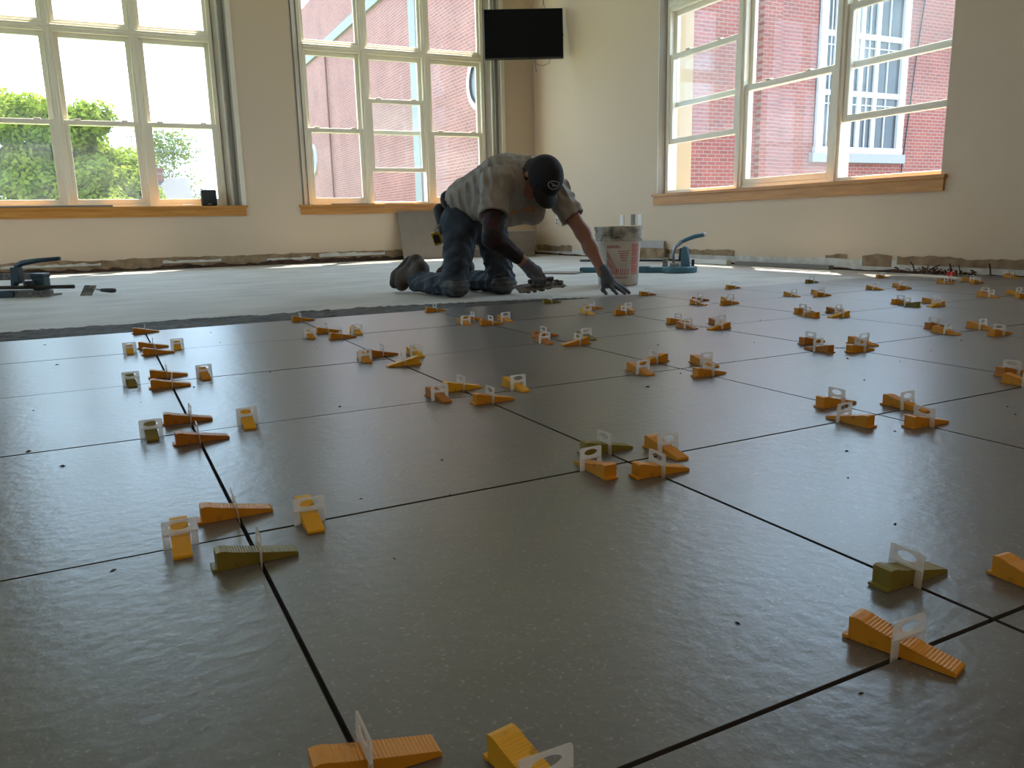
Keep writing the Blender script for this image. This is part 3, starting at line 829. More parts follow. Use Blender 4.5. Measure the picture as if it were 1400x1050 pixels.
# ------------------------------------------------------------------ wall outlets
def outlet(y, w, h, plate, face, label):
    r = empty('wall_outlet', (XR, y, 0.40)); tag(r, label, 'outlet', 'outlets low on the right wall')
    MB().box((-0.006, -w / 2, -h / 2), (0.0, w / 2, h / 2)).build('cover_plate', M[plate], r, bevel=0.002)
    for z in (-0.021, 0.021):
        MB().box((-0.009, -0.016, z - 0.015), (-0.006, 0.016, z + 0.015)).build('socket', M[face], r, bevel=0.001)
outlet(7.01, 0.072, 0.115, 'white_plastic', 'white_plastic', 'white wall outlet, farther one of the pair above the bucket')
outlet(6.80, 0.075, 0.115, 'outlet_dark', 'outlet_dark', 'grey wall outlet between the two white outlets above bucket')
outlet(6.67, 0.072, 0.115, 'white_plastic', 'white_plastic', 'white wall outlet right of the grey outlet above bucket')
outlet(8.47, 0.072, 0.115, 'white_plastic', 'outlet_dark', 'white wall outlet near the corner beside outstretched arm')
outlet(8.31, 0.072, 0.115, 'outlet_dark', 'outlet_dark', 'grey wall outlet near the corner beside outstretched arm')

# ------------------------------------------------------------------ things on the sills
sp = empty('speaker', (1.44, 9.10, Z_SILL - 0.004)); tag(sp, 'small black speaker on the left window sill', 'speaker')
MB().box((-0.08, -0.05, 0.0), (0.08, 0.05, 0.175)).build('cabinet', M['black'], sp, bevel=0.012)
MB().box((-0.066, -0.053, 0.035), (0.066, -0.049, 0.16)).build('grille', M['rubber'], sp)
MB().box((-0.02, -0.0535, 0.016), (0.02, -0.0495, 0.024)).build('badge', M['steel'], sp)
lv = MB().box((-0.60, -0.05, 0.0), (0.60, 0.03, 0.018)).build('flat_tray', M['outlet_dark'], None, bevel=0.003, loc=(-0.12, 9.05, Z_SILL - 0.003))
tag(lv, 'thin dark tray lying along the left window sill', 'tray')
tag(MB().box((-0.11, -0.04, 0.0), (0.11, 0.04, 0.012)).build('notebook', M['black'], None, bevel=0.002, loc=(0.28, 9.12, Z_SILL - 0.003), rot=(0, 0, 0.15)), 'black notebook on the left window sill', 'notebook')
tag(MB().box((-0.05, -0.03, 0.0), (0.05, 0.03, 0.02)).build('small_box', M['white_plastic'], None, bevel=0.002, loc=(1.22, 9.08, Z_SILL - 0.003)), 'small white box beside the black speaker', 'box')
for k, (x, l) in enumerate(((3.05, 0.26), (3.62, 0.18))):
    tag(MB().box((-l, -0.03, 0.0), (l, 0.03, 0.012)).build('wood_strip', M['outlet_dark' if k == 0 else 'base_white'], None, loc=(x, 9.06, Z_SILL - 0.003), rot=(0, 0, 0.04)),
        ('dark thin strip lying on the sill behind the person' if k == 0 else 'pale thin strip on the sill behind the person'), 'strip')

# ------------------------------------------------------------------ spare tile leaning on the wall and cartons
lt = MB().box((-0.305, -0.005, 0.0), (0.305, 0.005, 0.61)).build('spare_tile', M['tile_box'], None, bevel=0.001, loc=(3.87, 8.80, ZS + 0.002), rot=(math.radians(-19.5), 0, 0))
tag(lt, 'grey-brown square tile leaning against the wall below the window', 'tile')
for k in range(3):
    b_ = empty('tile_carton', (4.80 + 0.01 * k, 8.66, ZS + 0.105 * k)); b_.rotation_euler = (0, 0, 0.02 * (k - 1))
    tag(b_, ['bottom', 'middle', 'top'][k] + ' flat tile carton in the stack by the corner', 'carton', 'stacked tile cartons')
    MB().box((-0.32, -0.30, 0.001), (0.32, 0.30, 0.085)).build('carton_base', M['tile_box'], b_, bevel=0.003)
    MB().box((-0.325, -0.305, 0.080), (0.325, 0.305, 0.104)).build('carton_lid', M['tile_box'], b_, bevel=0.003)

# ------------------------------------------------------------------ bucket
bk = empty('bucket', (3.385, 3.925, ZS)); tag(bk, 'white plastic mortar bucket with red lettering beside the hand', 'bucket')
H_ = 0.375
def br_rad(z): return 0.128 + 0.018 * min(1.0, z / 0.33)
MB().lathe([(0.0, 0.002), (0.120, 0.002), (0.128, 0.008), (br_rad(0.15), 0.15), (br_rad(0.285), 0.285), (br_rad(0.36) - 0.006, 0.36), (br_rad(0.36) - 0.010, 0.36), (0.12, 0.02), (0.0, 0.018)], seg=48).build('pail', M['bucket'], bk, smooth=True, fix=True)
for z0, z1, dr in ((0.283, 0.296, 0.010), (0.318, 0.327, 0.009), (0.352, 0.375, 0.010)):
    MB().lathe([(br_rad(z0), z0), (br_rad(z0) + dr, z0), (br_rad(z0) + dr, z1), (br_rad(z0) - 0.006, z1), (br_rad(z0) - 0.006, z0)], seg=48).build('rim', M['bucket_rim'], bk, smooth=False)
MB().lathe([(br_rad(0.297) + 0.0015, 0.297), (br_rad(0.33) + 0.0015, 0.352)], seg=48).build('stained_collar', M['bucket_rim'], bk, smooth=True)
MB().tube([(0.150 * math.cos(a), 0.150 * math.sin(a), 0.30 - 0.10 * math.sin((a - 0.0) / 1.0 * 1.0) ** 2 * 0) for a in (0.0, 0.03)], 0.008, 8).build('bail_ear', M['bucket'], bk)
pts = []
for i in range(21):
    t = math.pi * i / 20
    ca_, sa_ = math.cos(t), math.sin(t)
    pts.append((0.158 * ca_ * 0.9 + 0.02, -0.30 * 0.0 + 0.158 * sa_ * 0.75 + 0.03, 0.305 - 0.155 * sa_))
MB().tube(pts, 0.0025, 6).build('bail_handle', M['rubber'], bk, smooth=True)
def on_pail(a, z, dr=0.0012): 
    r = br_rad(z) + dr
    return (r * math.cos(a), r * math.sin(a), z)
def print_patch(mb, a0, a1, z0, z1, n=4):
    for i in range(n):
        b0 = a0 + (a1 - a0) * i / n; b1 = a0 + (a1 - a0) * (i + 1) / n
        mb.add([on_pail(b0, z0), on_pail(b1, z0), on_pail(b1, z1), on_pail(b0, z1)], [(0, 1, 2, 3)])
A0 = math.atan2(-0.89, -0.45)          # side of the pail that faces the viewer
pr = MB(); rp_ = random.Random(3)
def letters(mb, a0, a1, z, h, slant=0.0):
    a = a0
    while a < a1:
        w = rp_.uniform(0.022, 0.04)
        print_patch(mb, a, a + w * 0.62, z, z + h * rp_.choice((0.72, 1.0, 0.8)), 1)
        if rp_.random() < 0.6: print_patch(mb, a, a + w, z + h * 0.55, z + h * 0.75, 1)
        a += w * 1.25
letters(pr, A0 - 0.62, A0 - 0.05, 0.240, 0.020)
for k, z in enumerate((0.217, 0.203, 0.189, 0.175, 0.160)):
    letters(pr, A0 - 0.12 + 0.04 * k, A0 + 0.42 - 0.04 * k, z, 0.009)
for i in range(11):
    a = A0 - 0.66 + i * 0.052
    zt = 0.235 - 0.0135 * i
    for q in range(3):
        z0 = 0.075 + (zt - 0.075) * q / 3
        print_patch(pr, a + 0.006 * q, a + 0.026 + 0.006 * q, z0, z0 + (zt - 0.075) / 3 * 0.86, 1)
for i in range(7):
    a = A0 - 0.25 + i * 0.10
    pr.add([on_pail(a, 0.072), on_pail(a + 0.03, 0.072), on_pail(a + 0.075, 0.112), on_pail(a + 0.045, 0.112)], [(0, 1, 2, 3)])
letters(pr, A0 - 0.30, A0 + 0.35, 0.050, 0.012)
pr.build('red_lettering', M['red_print'], bk, fix=False)
pk = MB()
for i in range(15):
    z0 = 0.075 + i * 0.0128
    print_patch(pk, A0 + 0.52, A0 + 1.02 + rp_.uniform(-0.04, 0.05), z0, z0 + (0.0105 if i % 4 else 0.0085), 4)
pk.build('instruction_panel', M['pink_print'], bk, fix=False)

# ------------------------------------------------------------------ tile cutters
YAW = math.radians(-26)
def cutter_right():
    r = empty('tile_cutter', (4.44, 4.64, ZS), math.radians(-46)); tag(r, 'teal hand tile cutter standing by the right wall', 'tile cutter')
    mb = MB().lathe([(0.0, 0.0), (0.13, 0.0), (0.137, 0.006), (0.137, 0.040), (0.128, 0.050), (0.0, 0.050)], seg=40)
    mb.build('round_base', M['teal'], r, smooth=False)
    MB().box((-0.80, -0.045, 0.0), (-0.08, 0.045, 0.042)).box((-0.32, -0.055, 0.0), (-0.24, 0.055, 0.05)).build('bed', M['teal'], r, bevel=0.004)
    for y in (-0.03, 0.03):
        MB().tube([(-0.80, y, 0.097), (-0.10, y, 0.097)], 0.009, 8).build('rail', M['rail_dark'], r, smooth=True)
    MB().box((-0.125, -0.05, 0.045), (-0.095, 0.05, 0.112)).build('rail_post', M['dirty_steel'], r, bevel=0.004)
    MB().prism([(0.015, 0.048), (0.015, 0.185), (0.035, 0.205), (0.062, 0.195), (0.085, 0.048)], -0.035, 0.035, lambda a, b, c: (a, c, b)).build('tower', M['teal'], r, bevel=0.004)
    MB().prism([(-0.005, 0.09), (0.006, 0.19), (0.016, 0.185), (0.016, 0.09)], -0.03, 0.03, lambda a, b, c: (a, c, b)).build('tower_slot', M['rubber'], r)
    MB().tube([(-0.045, 0.0, 0.065), (-0.05, 0.0, 0.15), (-0.03, 0.0, 0.205), (0.01, 0.0, 0.235), (0.02, 0.0, 0.24)], [0.010, 0.014, 0.016, 0.016, 0.015], 10).build('lever', M['rail'], r, smooth=True)
    MB().tube([(0.0, 0.0, 0.232), (0.06, 0.0, 0.258), (0.12, 0.0, 0.279), (0.185, 0.0, 0.290)], [0.015, 0.016, 0.018, 0.017], 10).build('handle_grip', M['teal'], r, smooth=True)
    MB().tube([(0.185, 0.0, 0.290), (0.202, 0.0, 0.2915)], 0.0165, 10).build('grip_tip', M['white_plastic'], r)
    MB().lathe([(0.0, 0.0), (0.012, 0.0), (0.012, 0.05), (0.0, 0.05)], (0.105, 0.0, 0.05), 12).build('knob', M['rubber'], r)
    MB().box((-0.07, -0.028, 0.05), (0.0, 0.028, 0.075)).build('breaker_foot', M['steel'], r, bevel=0.004)
cutter_right()

def cutter_left():
    r = empty('tile_cutter', (-0.13, 5.806, ZS), YAW); tag(r, 'dark tile cutter cut off by the left edge of the photo', 'tile cutter')
    MB().box((-0.90, -0.10, 0.0), (0.215, 0.10, 0.012)).prism([(-0.9, -0.09), (0.16, -0.09), (0.215, 0.0), (0.16, 0.09), (-0.9, 0.09)], 0.012, 0.040).build('base_plate', M['dirty_steel'], r, bevel=0.002)
    MB().box((-0.90, -0.105, 0.0), (0.01, -0.088, 0.045)).build('base_edge', M['teal_dark'], r, bevel=0.003)
    MB().tube([(-0.9, -0.04, 0.070), (0.39, -0.06, 0.062)], [0.011, 0.013], 8).build('extension_bar', M['rail_dark'], r, smooth=True)
    MB().tube([(-0.9, 0.03, 0.058), (0.15, 0.03, 0.058)], 0.009, 8).build('rail', M['rail_dark'], r, smooth=True)
    MB().box((-0.90, 0.10, 0.105), (0.06, 0.125, 0.150)).build('straight_bar', M['dirty_steel'], r, bevel=0.003)
    MB().box((0.095, -0.03, 0.04), (0.175, 0.05, 0.135)).box((0.09, -0.035, 0.125), (0.18, 0.055, 0.152)).build('pivot_block', M['teal_dark'], r, bevel=0.006)
    MB().lathe([(0.0, 0), (0.035, 0), (0.035, 0.03), (0.0, 0.03)], (0.09, -0.05, 0.075), 14).build('wheel_guard', M['rubber'], r)
    MB().prism([(-0.045, 0.075), (-0.035, 0.195), (0.015, 0.195), (0.02, 0.10), (0.0, 0.085), (-0.01, 0.10), (-0.03, 0.07)], -0.035, 0.025, lambda a, b, c: (a, c, b)).build('lever_root', M['teal_dark'], r, bevel=0.003)
    MB().tube([(-0.01, -0.005, 0.17), (0.0, -0.005, 0.205), (0.04, -0.005, 0.222), (0.14, -0.005, 0.236), (0.29, -0.005, 0.246)], [0.02, 0.02, 0.019, 0.016, 0.014], 10).build('lever', M['teal_dark'], r, smooth=True)
cutter_left()

# margin trowel on the slab
mt = empty('margin_trowel', (0.235, 5.60, ZS), YAW + 0.1); tag(mt, 'small margin trowel lying on the bare slab', 'trowel')
MB().add([(0.0, -0.035, 0.004), (0.075, -0.035, 0.004), (0.085, 0.03, 0.062), (0.01, 0.03, 0.066), (0.0, -0.033, 0.001), (0.075, -0.033, 0.001), (0.085, 0.032, 0.059), (0.01, 0.032, 0.063)],
         [(0, 1, 2, 3), (7, 6, 5, 4), (0, 4, 5, 1), (1, 5, 6, 2), (2, 6, 7, 3), (3, 7, 4, 0)]).build('blade', M['dirty_steel'], mt)
MB().tube([(0.075, 0.01, 0.040), (0.105, 0.01, 0.036), (0.125, 0.01, 0.030)], 0.006, 8).build('shank', M['steel'], mt, smooth=True)
MB().tube([(0.118, 0.01, 0.031), (0.15, 0.01, 0.029), (0.19, 0.01, 0.026), (0.212, 0.01, 0.026)], [0.011, 0.014, 0.016, 0.012], 10).build('handle', M['rail_dark'], mt, smooth=True)

# straightedges and offcuts near the right wall
def strip(name, label, p, q, w, h, m, cat, z=ZS + 0.001):
    P, Q = Vector((*p, 0)), Vector((*q, 0)); d = Q - P
    o = MB().box((0, -w / 2, 0), (d.length, w / 2, h)).build(name, m, None, loc=(p[0], p[1], z), rot=(0, 0, math.atan2(d.y, d.x)), bevel=0.001)
    return tag(o, label, cat)
strip('tile_offcut', 'thin grey tile offcut lying flat behind the outstretched arm', (3.52, 5.42), (3.80, 5.10), 0.22, 0.010, M['tile_box'], 'tile')
strip('white_batten', 'short white batten on the floor beside the tile cutter', (5.40, 5.75), (5.42, 5.18), 0.06, 0.04, M['white_plastic'], 'batten')
strip('grey_batten', 'long grey batten lying at the foot of right wall', (5.44, 5.10), (5.45, 4.05), 0.05, 0.03, M['outlet_dark'], 'batten')
lvl = MB().box((-0.55, -0.012, 0.0), (0.55, 0.012, 0.075)).build('spirit_level', M['steel'], None, bevel=0.002, loc=(5.455, 6.75, 0.106), rot=(0, 0, math.pi / 2 + 0.03))
tag(lvl, 'bluish metal level against right wall behind the cutter', 'level')
strip('stacked_batten', 'brown batten on edge under the metal level', (5.45, 7.35), (5.45, 6.15), 0.03, 0.122, M['base_brown'], 'batten')

def debris():
    mb = MB(); r = random.Random(31)
    for i in range(46):
        p = Vector((5.36 + r.uniform(-0.09, 0.07), 3.05 + r.gauss(0, 0.16), 0.0005))
        q = p + Vector((r.uniform(-0.05, 0.04), r.uniform(-0.07, 0.07), 0.006 + abs(r.gauss(0, 0.028))))
        mb.tube([p, (p + q) / 2 + Vector((0, 0, 0.012)), q], r.uniform(0.002, 0.006), 5)
    tag(mb.build('debris_heap', M['base_dark']), 'little heap of dark scraps at the foot of right wall', 'debris', kind='stuff')
debris()

# ------------------------------------------------------------------ the kneeling person
def rcone(P, a, b, ra, rb):
    a = np.array(a, np.float32); b = np.array(b, np.float32)
    ab = b - a; L2 = float(ab @ ab) + 1e-9
    t = np.clip(((P - a) @ ab) / L2, 0, 1)
    q = P - a - t[..., None] * ab
    return np.sqrt((q * q).sum(-1)) - (ra + (rb - ra) * t)

def ellip(P, c, r, ax=None):
    q = P - np.array(c, np.float32)
    if ax is not None: q = q @ np.array(ax, np.float32).T
    r = np.array(r, np.float32)
    k0 = np.sqrt(((q / r) ** 2).sum(-1)); k1 = np.sqrt(((q / (r * r)) ** 2).sum(-1)) + 1e-9
    return k0 * (k0 - 1.0) / k1

def smin(a, b, k):
    h = np.clip(0.5 + 0.5 * (b - a) / k, 0, 1)
    return b + (a - b) * h - k * h * (1 - h)

def sdf_mesh(name, prims, h, k, post=None, pad=0.05):
    pts = []
    for p in prims:
        if p[0] == 'c': pts += [np.array(p[1]) - p[3], np.array(p[1]) + p[3], np.array(p[2]) - p[4], np.array(p[2]) + p[4]]
        else: pts += [np.array(p[1]) - max(p[2]), np.array(p[1]) + max(p[2])]
    lo = np.min(pts, 0) - pad; hi = np.max(pts, 0) + pad
    n = np.ceil((hi - lo) / h).astype(int) + 1
    ax = [lo[i] + h * np.arange(n[i]) for i in range(3)]
    G = np.stack(np.meshgrid(*ax, indexing='ij'), -1).astype(np.float32)
    D = None
    for p in prims:
        if p[0] == 'c': d = rcone(G, p[1], p[2], p[3], p[4])
        else: d = ellip(G, p[1], p[2], p[3] if len(p) > 3 else None)
        D = d if D is None else smin(D, d, k)
    if post is not None: D = post(G, D)
    S = D < 0
    # naive surface nets
    nx, ny, nz = D.shape
    acc = np.zeros((nx - 1, ny - 1, nz - 1, 3), np.float32); cnt = np.zeros((nx - 1, ny - 1, nz - 1), np.float32)
    corners = [(i, j, l) for i in (0, 1) for j in (0, 1) for l in (0, 1)]
    def sub(A, c): return A[c[0]:nx - 1 + c[0], c[1]:ny - 1 + c[1], c[2]:nz - 1 + c[2]]
    for c0 in corners:
        for axis in range(3):
            if c0[axis] == 1: continue
            c1 = list(c0); c1[axis] = 1
            d0, d1 = sub(D, c0), sub(D, c1)
            m = (d0 < 0) != (d1 < 0)
            t = np.where(m, d0 / (d0 - d1 + 1e-12), 0)
            for q in range(3):
                acc[..., q] += np.where(m, c0[q] + (t if q == axis else 0), 0)
            cnt += m
    act = cnt > 0
    idx = -np.ones(act.shape, int); idx[act] = np.arange(act.sum())
    cells = np.argwhere(act)
    V = lo + h * (cells + acc[act] / cnt[act][:, None])
    F = []
    for axis in range(3):
        a1, a2 = (axis + 1) % 3, (axis + 2) % 3
        sl0 = [slice(None)] * 3; sl1 = [slice(None)] * 3
        sl0[axis] = slice(0, -1); sl1[axis] = slice(1, None)
        s0, s1 = S[tuple(sl0)], S[tuple(sl1)]
        E_ = np.argwhere(s0 != s1)
        ok = (E_[:, a1] > 0) & (E_[:, a2] > 0) & (E_[:, a1] < D.shape[a1] - 1) & (E_[:, a2] < D.shape[a2] - 1)
        E_ = E_[ok]
        flip = s0[tuple(E_.T)]
        def cell(o1, o2):
            c = E_.copy(); c[:, a1] += o1; c[:, a2] += o2
            return idx[tuple(c.T)]
        q = np.stack([cell(-1, -1), cell(0, -1), cell(0, 0), cell(-1, 0)], 1)
        q[~flip] = q[~flip][:, ::-1]
        F.append(q)
    F = np.concatenate(F)
    F = F[(F >= 0).all(1)]
    me = bpy.data.meshes.new(name)
    me.from_pydata(V.tolist(), [], F.tolist())
    me.polygons.foreach_set('use_smooth', [True] * len(me.polygons))
    me.update()
    return me

C_ = lambda a, b, ra, rb: ('c', a, b, ra, rb)
E_l = lambda c, r, ax=None: ('e', c, r, ax)

M['skin'] = mat('skin', (0.30, 0.135, 0.085), 0.55, var=0.12, scale=30)
M['shirt'] = None
M['denim'] = two_tone('worn_denim', (0.016, 0.026, 0.040), (0.068, 0.090, 0.115), 11, 0.32, 0.70, 0.85, 1.0, 26)
M['denim_pad'] = two_tone('dusty_knee_pad', (0.045, 0.055, 0.075), (0.16, 0.17, 0.18), 22, 0.35, 0.7, 0.8, 0.3, 150)
M['glove'] = mat('grey_glove', (0.085, 0.095, 0.125), 0.7, var=0.15, scale=60, bump=0.2, bscale=300)
M['glove_palm'] = mat('black_glove_palm', (0.015, 0.015, 0.017), 0.6)
M['arm_sleeve'] = two_tone('dark_arm_sleeve', (0.010, 0.010, 0.012), (0.045, 0.010, 0.012), 16, 0.42, 0.62, 0.8, 0.1, 100)
M['boot'] = mat('brown_boot', (0.060, 0.042, 0.030), 0.7, var=0.25, scale=25, bump=0.2, bscale=120)
M['boot_sole'] = mat('boot_sole', (0.045, 0.036, 0.030), 0.85, var=0.3, scale=40)
M['cap'] = mat('black_cap', (0.010, 0.010, 0.013), 0.85, var=0.2, scale=60)
M['cap_logo'] = mat('cap_logo_thread', (0.45, 0.45, 0.45), 0.8)
M['hair'] = mat('dark_hair', (0.035, 0.026, 0.02), 0.8, var=0.3, scale=80)
M['belt'] = mat('black_leather', (0.012, 0.011, 0.011), 0.6)
M['tape'] = mat('yellow_tape_case', (0.45, 0.32, 0.03), 0.5)

def shirt_material():
    m, nt, b = new_mat('grey_tshirt')
    geo = N(nt, 'ShaderNodeNewGeometry')
    no = N(nt, 'ShaderNodeTexNoise', Scale=7.0, Detail=4.0)
    nt.links.new(geo.outputs['Position'], no.inputs['Vector'])
    mx = N(nt, 'ShaderNodeMix', data_type='RGBA')
    mx.inputs[6].default_value = (0.27, 0.245, 0.215, 1); mx.inputs[7].default_value = (0.36, 0.325, 0.285, 1)
    nt.links.new(no.outputs['Fac'], mx.inputs[0])
    nt.links.new(mx.outputs[2], b.inputs['Base Color'])
    b.inputs['Roughness'].default_value = 0.9
    n2 = N(nt, 'ShaderNodeTexNoise', Scale=350.0)
    nt.links.new(geo.outputs['Position'], n2.inputs['Vector'])
    bp = N(nt, 'ShaderNodeBump', Strength=0.08, Distance=0.004)
    nt.links.new(n2.outputs['Fac'], bp.inputs['Height'])
    mp = N(nt, 'ShaderNodeMapping'); mp.inputs['Rotation'].default_value = (0.2, 0.35, 0.46)
    nt.links.new(geo.outputs['Position'], mp.inputs[0])
    wv = N(nt, 'ShaderNodeTexWave', Scale=5.5, Distortion=5.0, Detail=2.0)
    wv.inputs['Detail Scale'].default_value = 0.8
    nt.links.new(mp.outputs[0], wv.inputs['Vector'])
    b2 = N(nt, 'ShaderNodeBump', Strength=0.75, Distance=0.012)
    nt.links.new(wv.outputs['Fac'], b2.inputs['Height']); nt.links.new(bp.outputs[0], b2.inputs['Normal'])
    nt.links.new(b2.outputs[0], b.inputs['Normal'])
    return m
M['shirt'] = shirt_material()
M['orange_print'] = mat('orange_print', (0.50, 0.17, 0.05), 0.8)
M['grey_print'] = mat('grey_print', (0.24, 0.22, 0.20), 0.8)

# joints
hipR, hipL = (2.30, 3.94, 0.405), (2.50, 4.00, 0.415)
kneeR, kneeL = (2.195, 3.815, 0.052), (2.505, 3.83, 0.052)
ankR, ankL = (2.115, 4.245, 0.050), (2.42, 4.27, 0.048)
waist, chest, upper = (2.365, 3.955, 0.515), (2.485, 3.705, 0.605), (2.545, 3.60, 0.635)
shR, shL = (2.345, 3.560, 0.600), (2.765, 3.655, 0.575)
elR, wrR = (2.262, 3.425, 0.318), (2.448, 3.450, 0.188)
elL, wrL = (2.868, 3.510, 0.330), (2.932, 3.405, 0.112)
neck0, Hc = (2.545, 3.565, 0.650), np.array((2.578, 3.446, 0.630))
# head frame: U crown, Fd face, Rt his right
cR, cU, cT = np.array((0.8966, -0.4422, -0.0219)), np.array((0.1079, 0.1701, 0.9795)), np.array((-0.4294, -0.8806, 0.2002))
U_ = 0.66 * cR + 0.68 * cT + 0.16 * cU; U_ /= np.linalg.norm(U_)
Fd = -cU + 0.12 * cT; Fd -= (Fd @ U_) * U_; Fd /= np.linalg.norm(Fd)
Rt = np.cross(Fd, U_)
HX = np.array([Rt, Fd, U_])
hp = lambda r, f_, u: tuple(Hc + r * Rt + f_ * Fd + u * U_)

# body: one continuous surface
bodyP = [C_(hipR, kneeR, 0.075, 0.050), C_(kneeR, ankR, 0.048, 0.036), C_(hipL, kneeL, 0.075, 0.050), C_(kneeL, ankL, 0.048, 0.036),
         C_(hipR, hipL, 0.095, 0.095), C_((2.40, 3.97, 0.42), waist, 0.11, 0.12), C_(waist, chest, 0.12, 0.125), C_(chest, upper, 0.125, 0.085),
         C_(upper, shR, 0.07, 0.06), C_(upper, shL, 0.07, 0.06), C_(shR, elR, 0.052, 0.040), C_(elR, wrR, 0.040, 0.028),
         C_(shL, elL, 0.054, 0.041), C_(elL, tuple(0.6 * np.array(elL) + 0.4 * np.array(wrL)), 0.040, 0.039), C_(tuple(0.6 * np.array(elL) + 0.4 * np.array(wrL)), wrL, 0.038, 0.027),
         C_(wrR, (2.505, 3.447, 0.135), 0.026, 0.024), C_(wrL, (2.955, 3.385, 0.05), 0.025, 0.022),
         C_(neck0, hp(0, -0.03, -0.06), 0.062, 0.055),
         E_l(hp(0, -0.005, 0.005), (0.076, 0.094, 0.092), HX), E_l(hp(0, 0.030, -0.065), (0.058, 0.062, 0.070), HX), E_l(hp(0, 0.055, -0.105), (0.034, 0.030, 0.026), HX)]
def face(P, D):
    q = (P - Hc.astype(np.float32)) @ HX.astype(np.float32).T
    def s(c, r): return ellip(q, c, r)
    D = smin(D, s((0, 0.100, -0.045), (0.012, 0.020, 0.026)), 0.012)              # nose
    for x in (-1, 1):
        D = smin(D, s((x * 0.080, -0.010, -0.030), (0.010, 0.020, 0.032)), 0.006)  # ears
        D = np.maximum(D, -s((x * 0.030, 0.094, -0.018), (0.015, 0.012, 0.010)))   # eye sockets
        D = np.minimum(D, s((x * 0.030, 0.080, -0.018), (0.011, 0.011, 0.009)))    # eyes
    D = smin(D, s((0, 0.086, -0.085), (0.024, 0.010, 0.007)), 0.006)               # lips
    return D
person = link('person', sdf_mesh('person', bodyP, 0.0075, 0.03, face), M['skin'])
tag(person, 'person in cap and grey t-shirt kneeling, one gloved hand on the floor, other holding trowel', 'person')

def folds(amp, fn):
    return lambda P, D: D + amp * fn(P)
sn = np.sin
# jeans
jeansP = [C_(hipR, kneeR, 0.105, 0.074), C_(kneeR, ankR, 0.068, 0.060), C_(hipL, kneeL, 0.105, 0.074), C_(kneeL, ankL, 0.068, 0.060),
          C_(hipR, hipL, 0.118, 0.118), E_l((2.355, 4.05, 0.43), (0.15, 0.15, 0.135)), C_((2.40, 3.97, 0.42), (2.375, 3.965, 0.50), 0.135, 0.145)]
def jean_post(P, D):
    x, y, z = P[..., 0], P[..., 1], P[..., 2]
    low = np.clip((0.34 - z) / 0.25, 0.1, 1)
    D = D + 0.0100 * low * (np.abs(sn(z * 62 + 2.2 * sn(x * 17 + y * 11) + y * 22)) ** 0.7 - 0.5) + 0.0035 * sn(y * 70 + x * 50 + z * 45 + 2 * sn(x * 30))
    D = np.maximum(D, (ZS + 0.002) - z)                               # rests flat on the slab
    q = (P - np.array(waist, np.float32)) @ (np.array((0.3, -0.62, 0.72), np.float32) / 1.0)
    D = np.maximum(D, q - 0.005)
    for c, d in ((ankR, kneeR), (ankL, kneeL)):                       # open hems at the ankles
        n_ = np.array(c, np.float32) - np.array(d, np.float32); n_ /= np.linalg.norm(n_)
        D = np.maximum(D, np.where(((P - np.array(c, np.float32)) ** 2).sum(-1) < 0.03, (P - np.array(c, np.float32)) @ n_ - 0.012, -1))
    return D
link('jeans', sdf_mesh('jeans', jeansP, 0.0075, 0.035, jean_post), M['denim'], person)['label'] = 'worn blue jeans'

# t-shirt
slR = (2.292, 3.474, 0.438); slL = (2.832, 3.560, 0.420)
shirtP = [C_(waist, chest, 0.152, 0.165), C_(chest, upper, 0.165, 0.118), C_(upper, shR, 0.105, 0.080), C_(upper, shL, 0.105, 0.078),
          C_(shR, slR, 0.078, 0.082), C_(shL, slL, 0.074, 0.072), E_l((2.46, 3.735, 0.495), (0.165, 0.155, 0.125)),
          C_((2.44, 3.80, 0.465), (2.61, 3.63, 0.452), 0.078, 0.072)]
def shirt_post(P, D):
    x, y, z = P[..., 0], P[..., 1], P[..., 2]
    ph = 118 * (x * 0.85 - y * 0.47 + 0.30 * z) + 2.4 * sn(z * 15 + x * 6) + 1.3 * sn(y * 19)
    D = D + 0.0130 * (np.abs(sn(ph * 0.5)) ** 0.6 - 0.6) * np.clip(0.55 + 1.2 * sn(z * 11 + y * 7 + 1.0), 0.25, 1.0)
    D = D + 0.0030 * sn(95 * (x * 0.3 + y * 0.5 + 0.8 * z) + 2.0 * sn(x * 23))
    # hem at the waist, sleeve ends, collar
    q = (P - np.array((2.335, 3.985, 0.495), np.float32)) @ np.array((-0.32, 0.62, -0.70), np.float32)
    D = np.maximum(D, q - 0.045)
    for c, a in ((slR, shR), (slL, shL)):
        n_ = np.array(c, np.float32) - np.array(a, np.float32); n_ /= np.linalg.norm(n_)
        D = np.maximum(D, np.where(((P - np.array(c, np.float32)) ** 2).sum(-1) < 0.022, (P - np.array(c, np.float32)) @ n_ - 0.006, -1))
        D = np.maximum(D, -rcone(P, c, np.array(c) + n_ * 0.03, 0.060, 0.068))
    return D
shirt = link('t_shirt', sdf_mesh('t_shirt', shirtP, 0.0065, 0.04, shirt_post), M['shirt'], person)
shirt['label'] = 'light grey t-shirt with orange chest print'

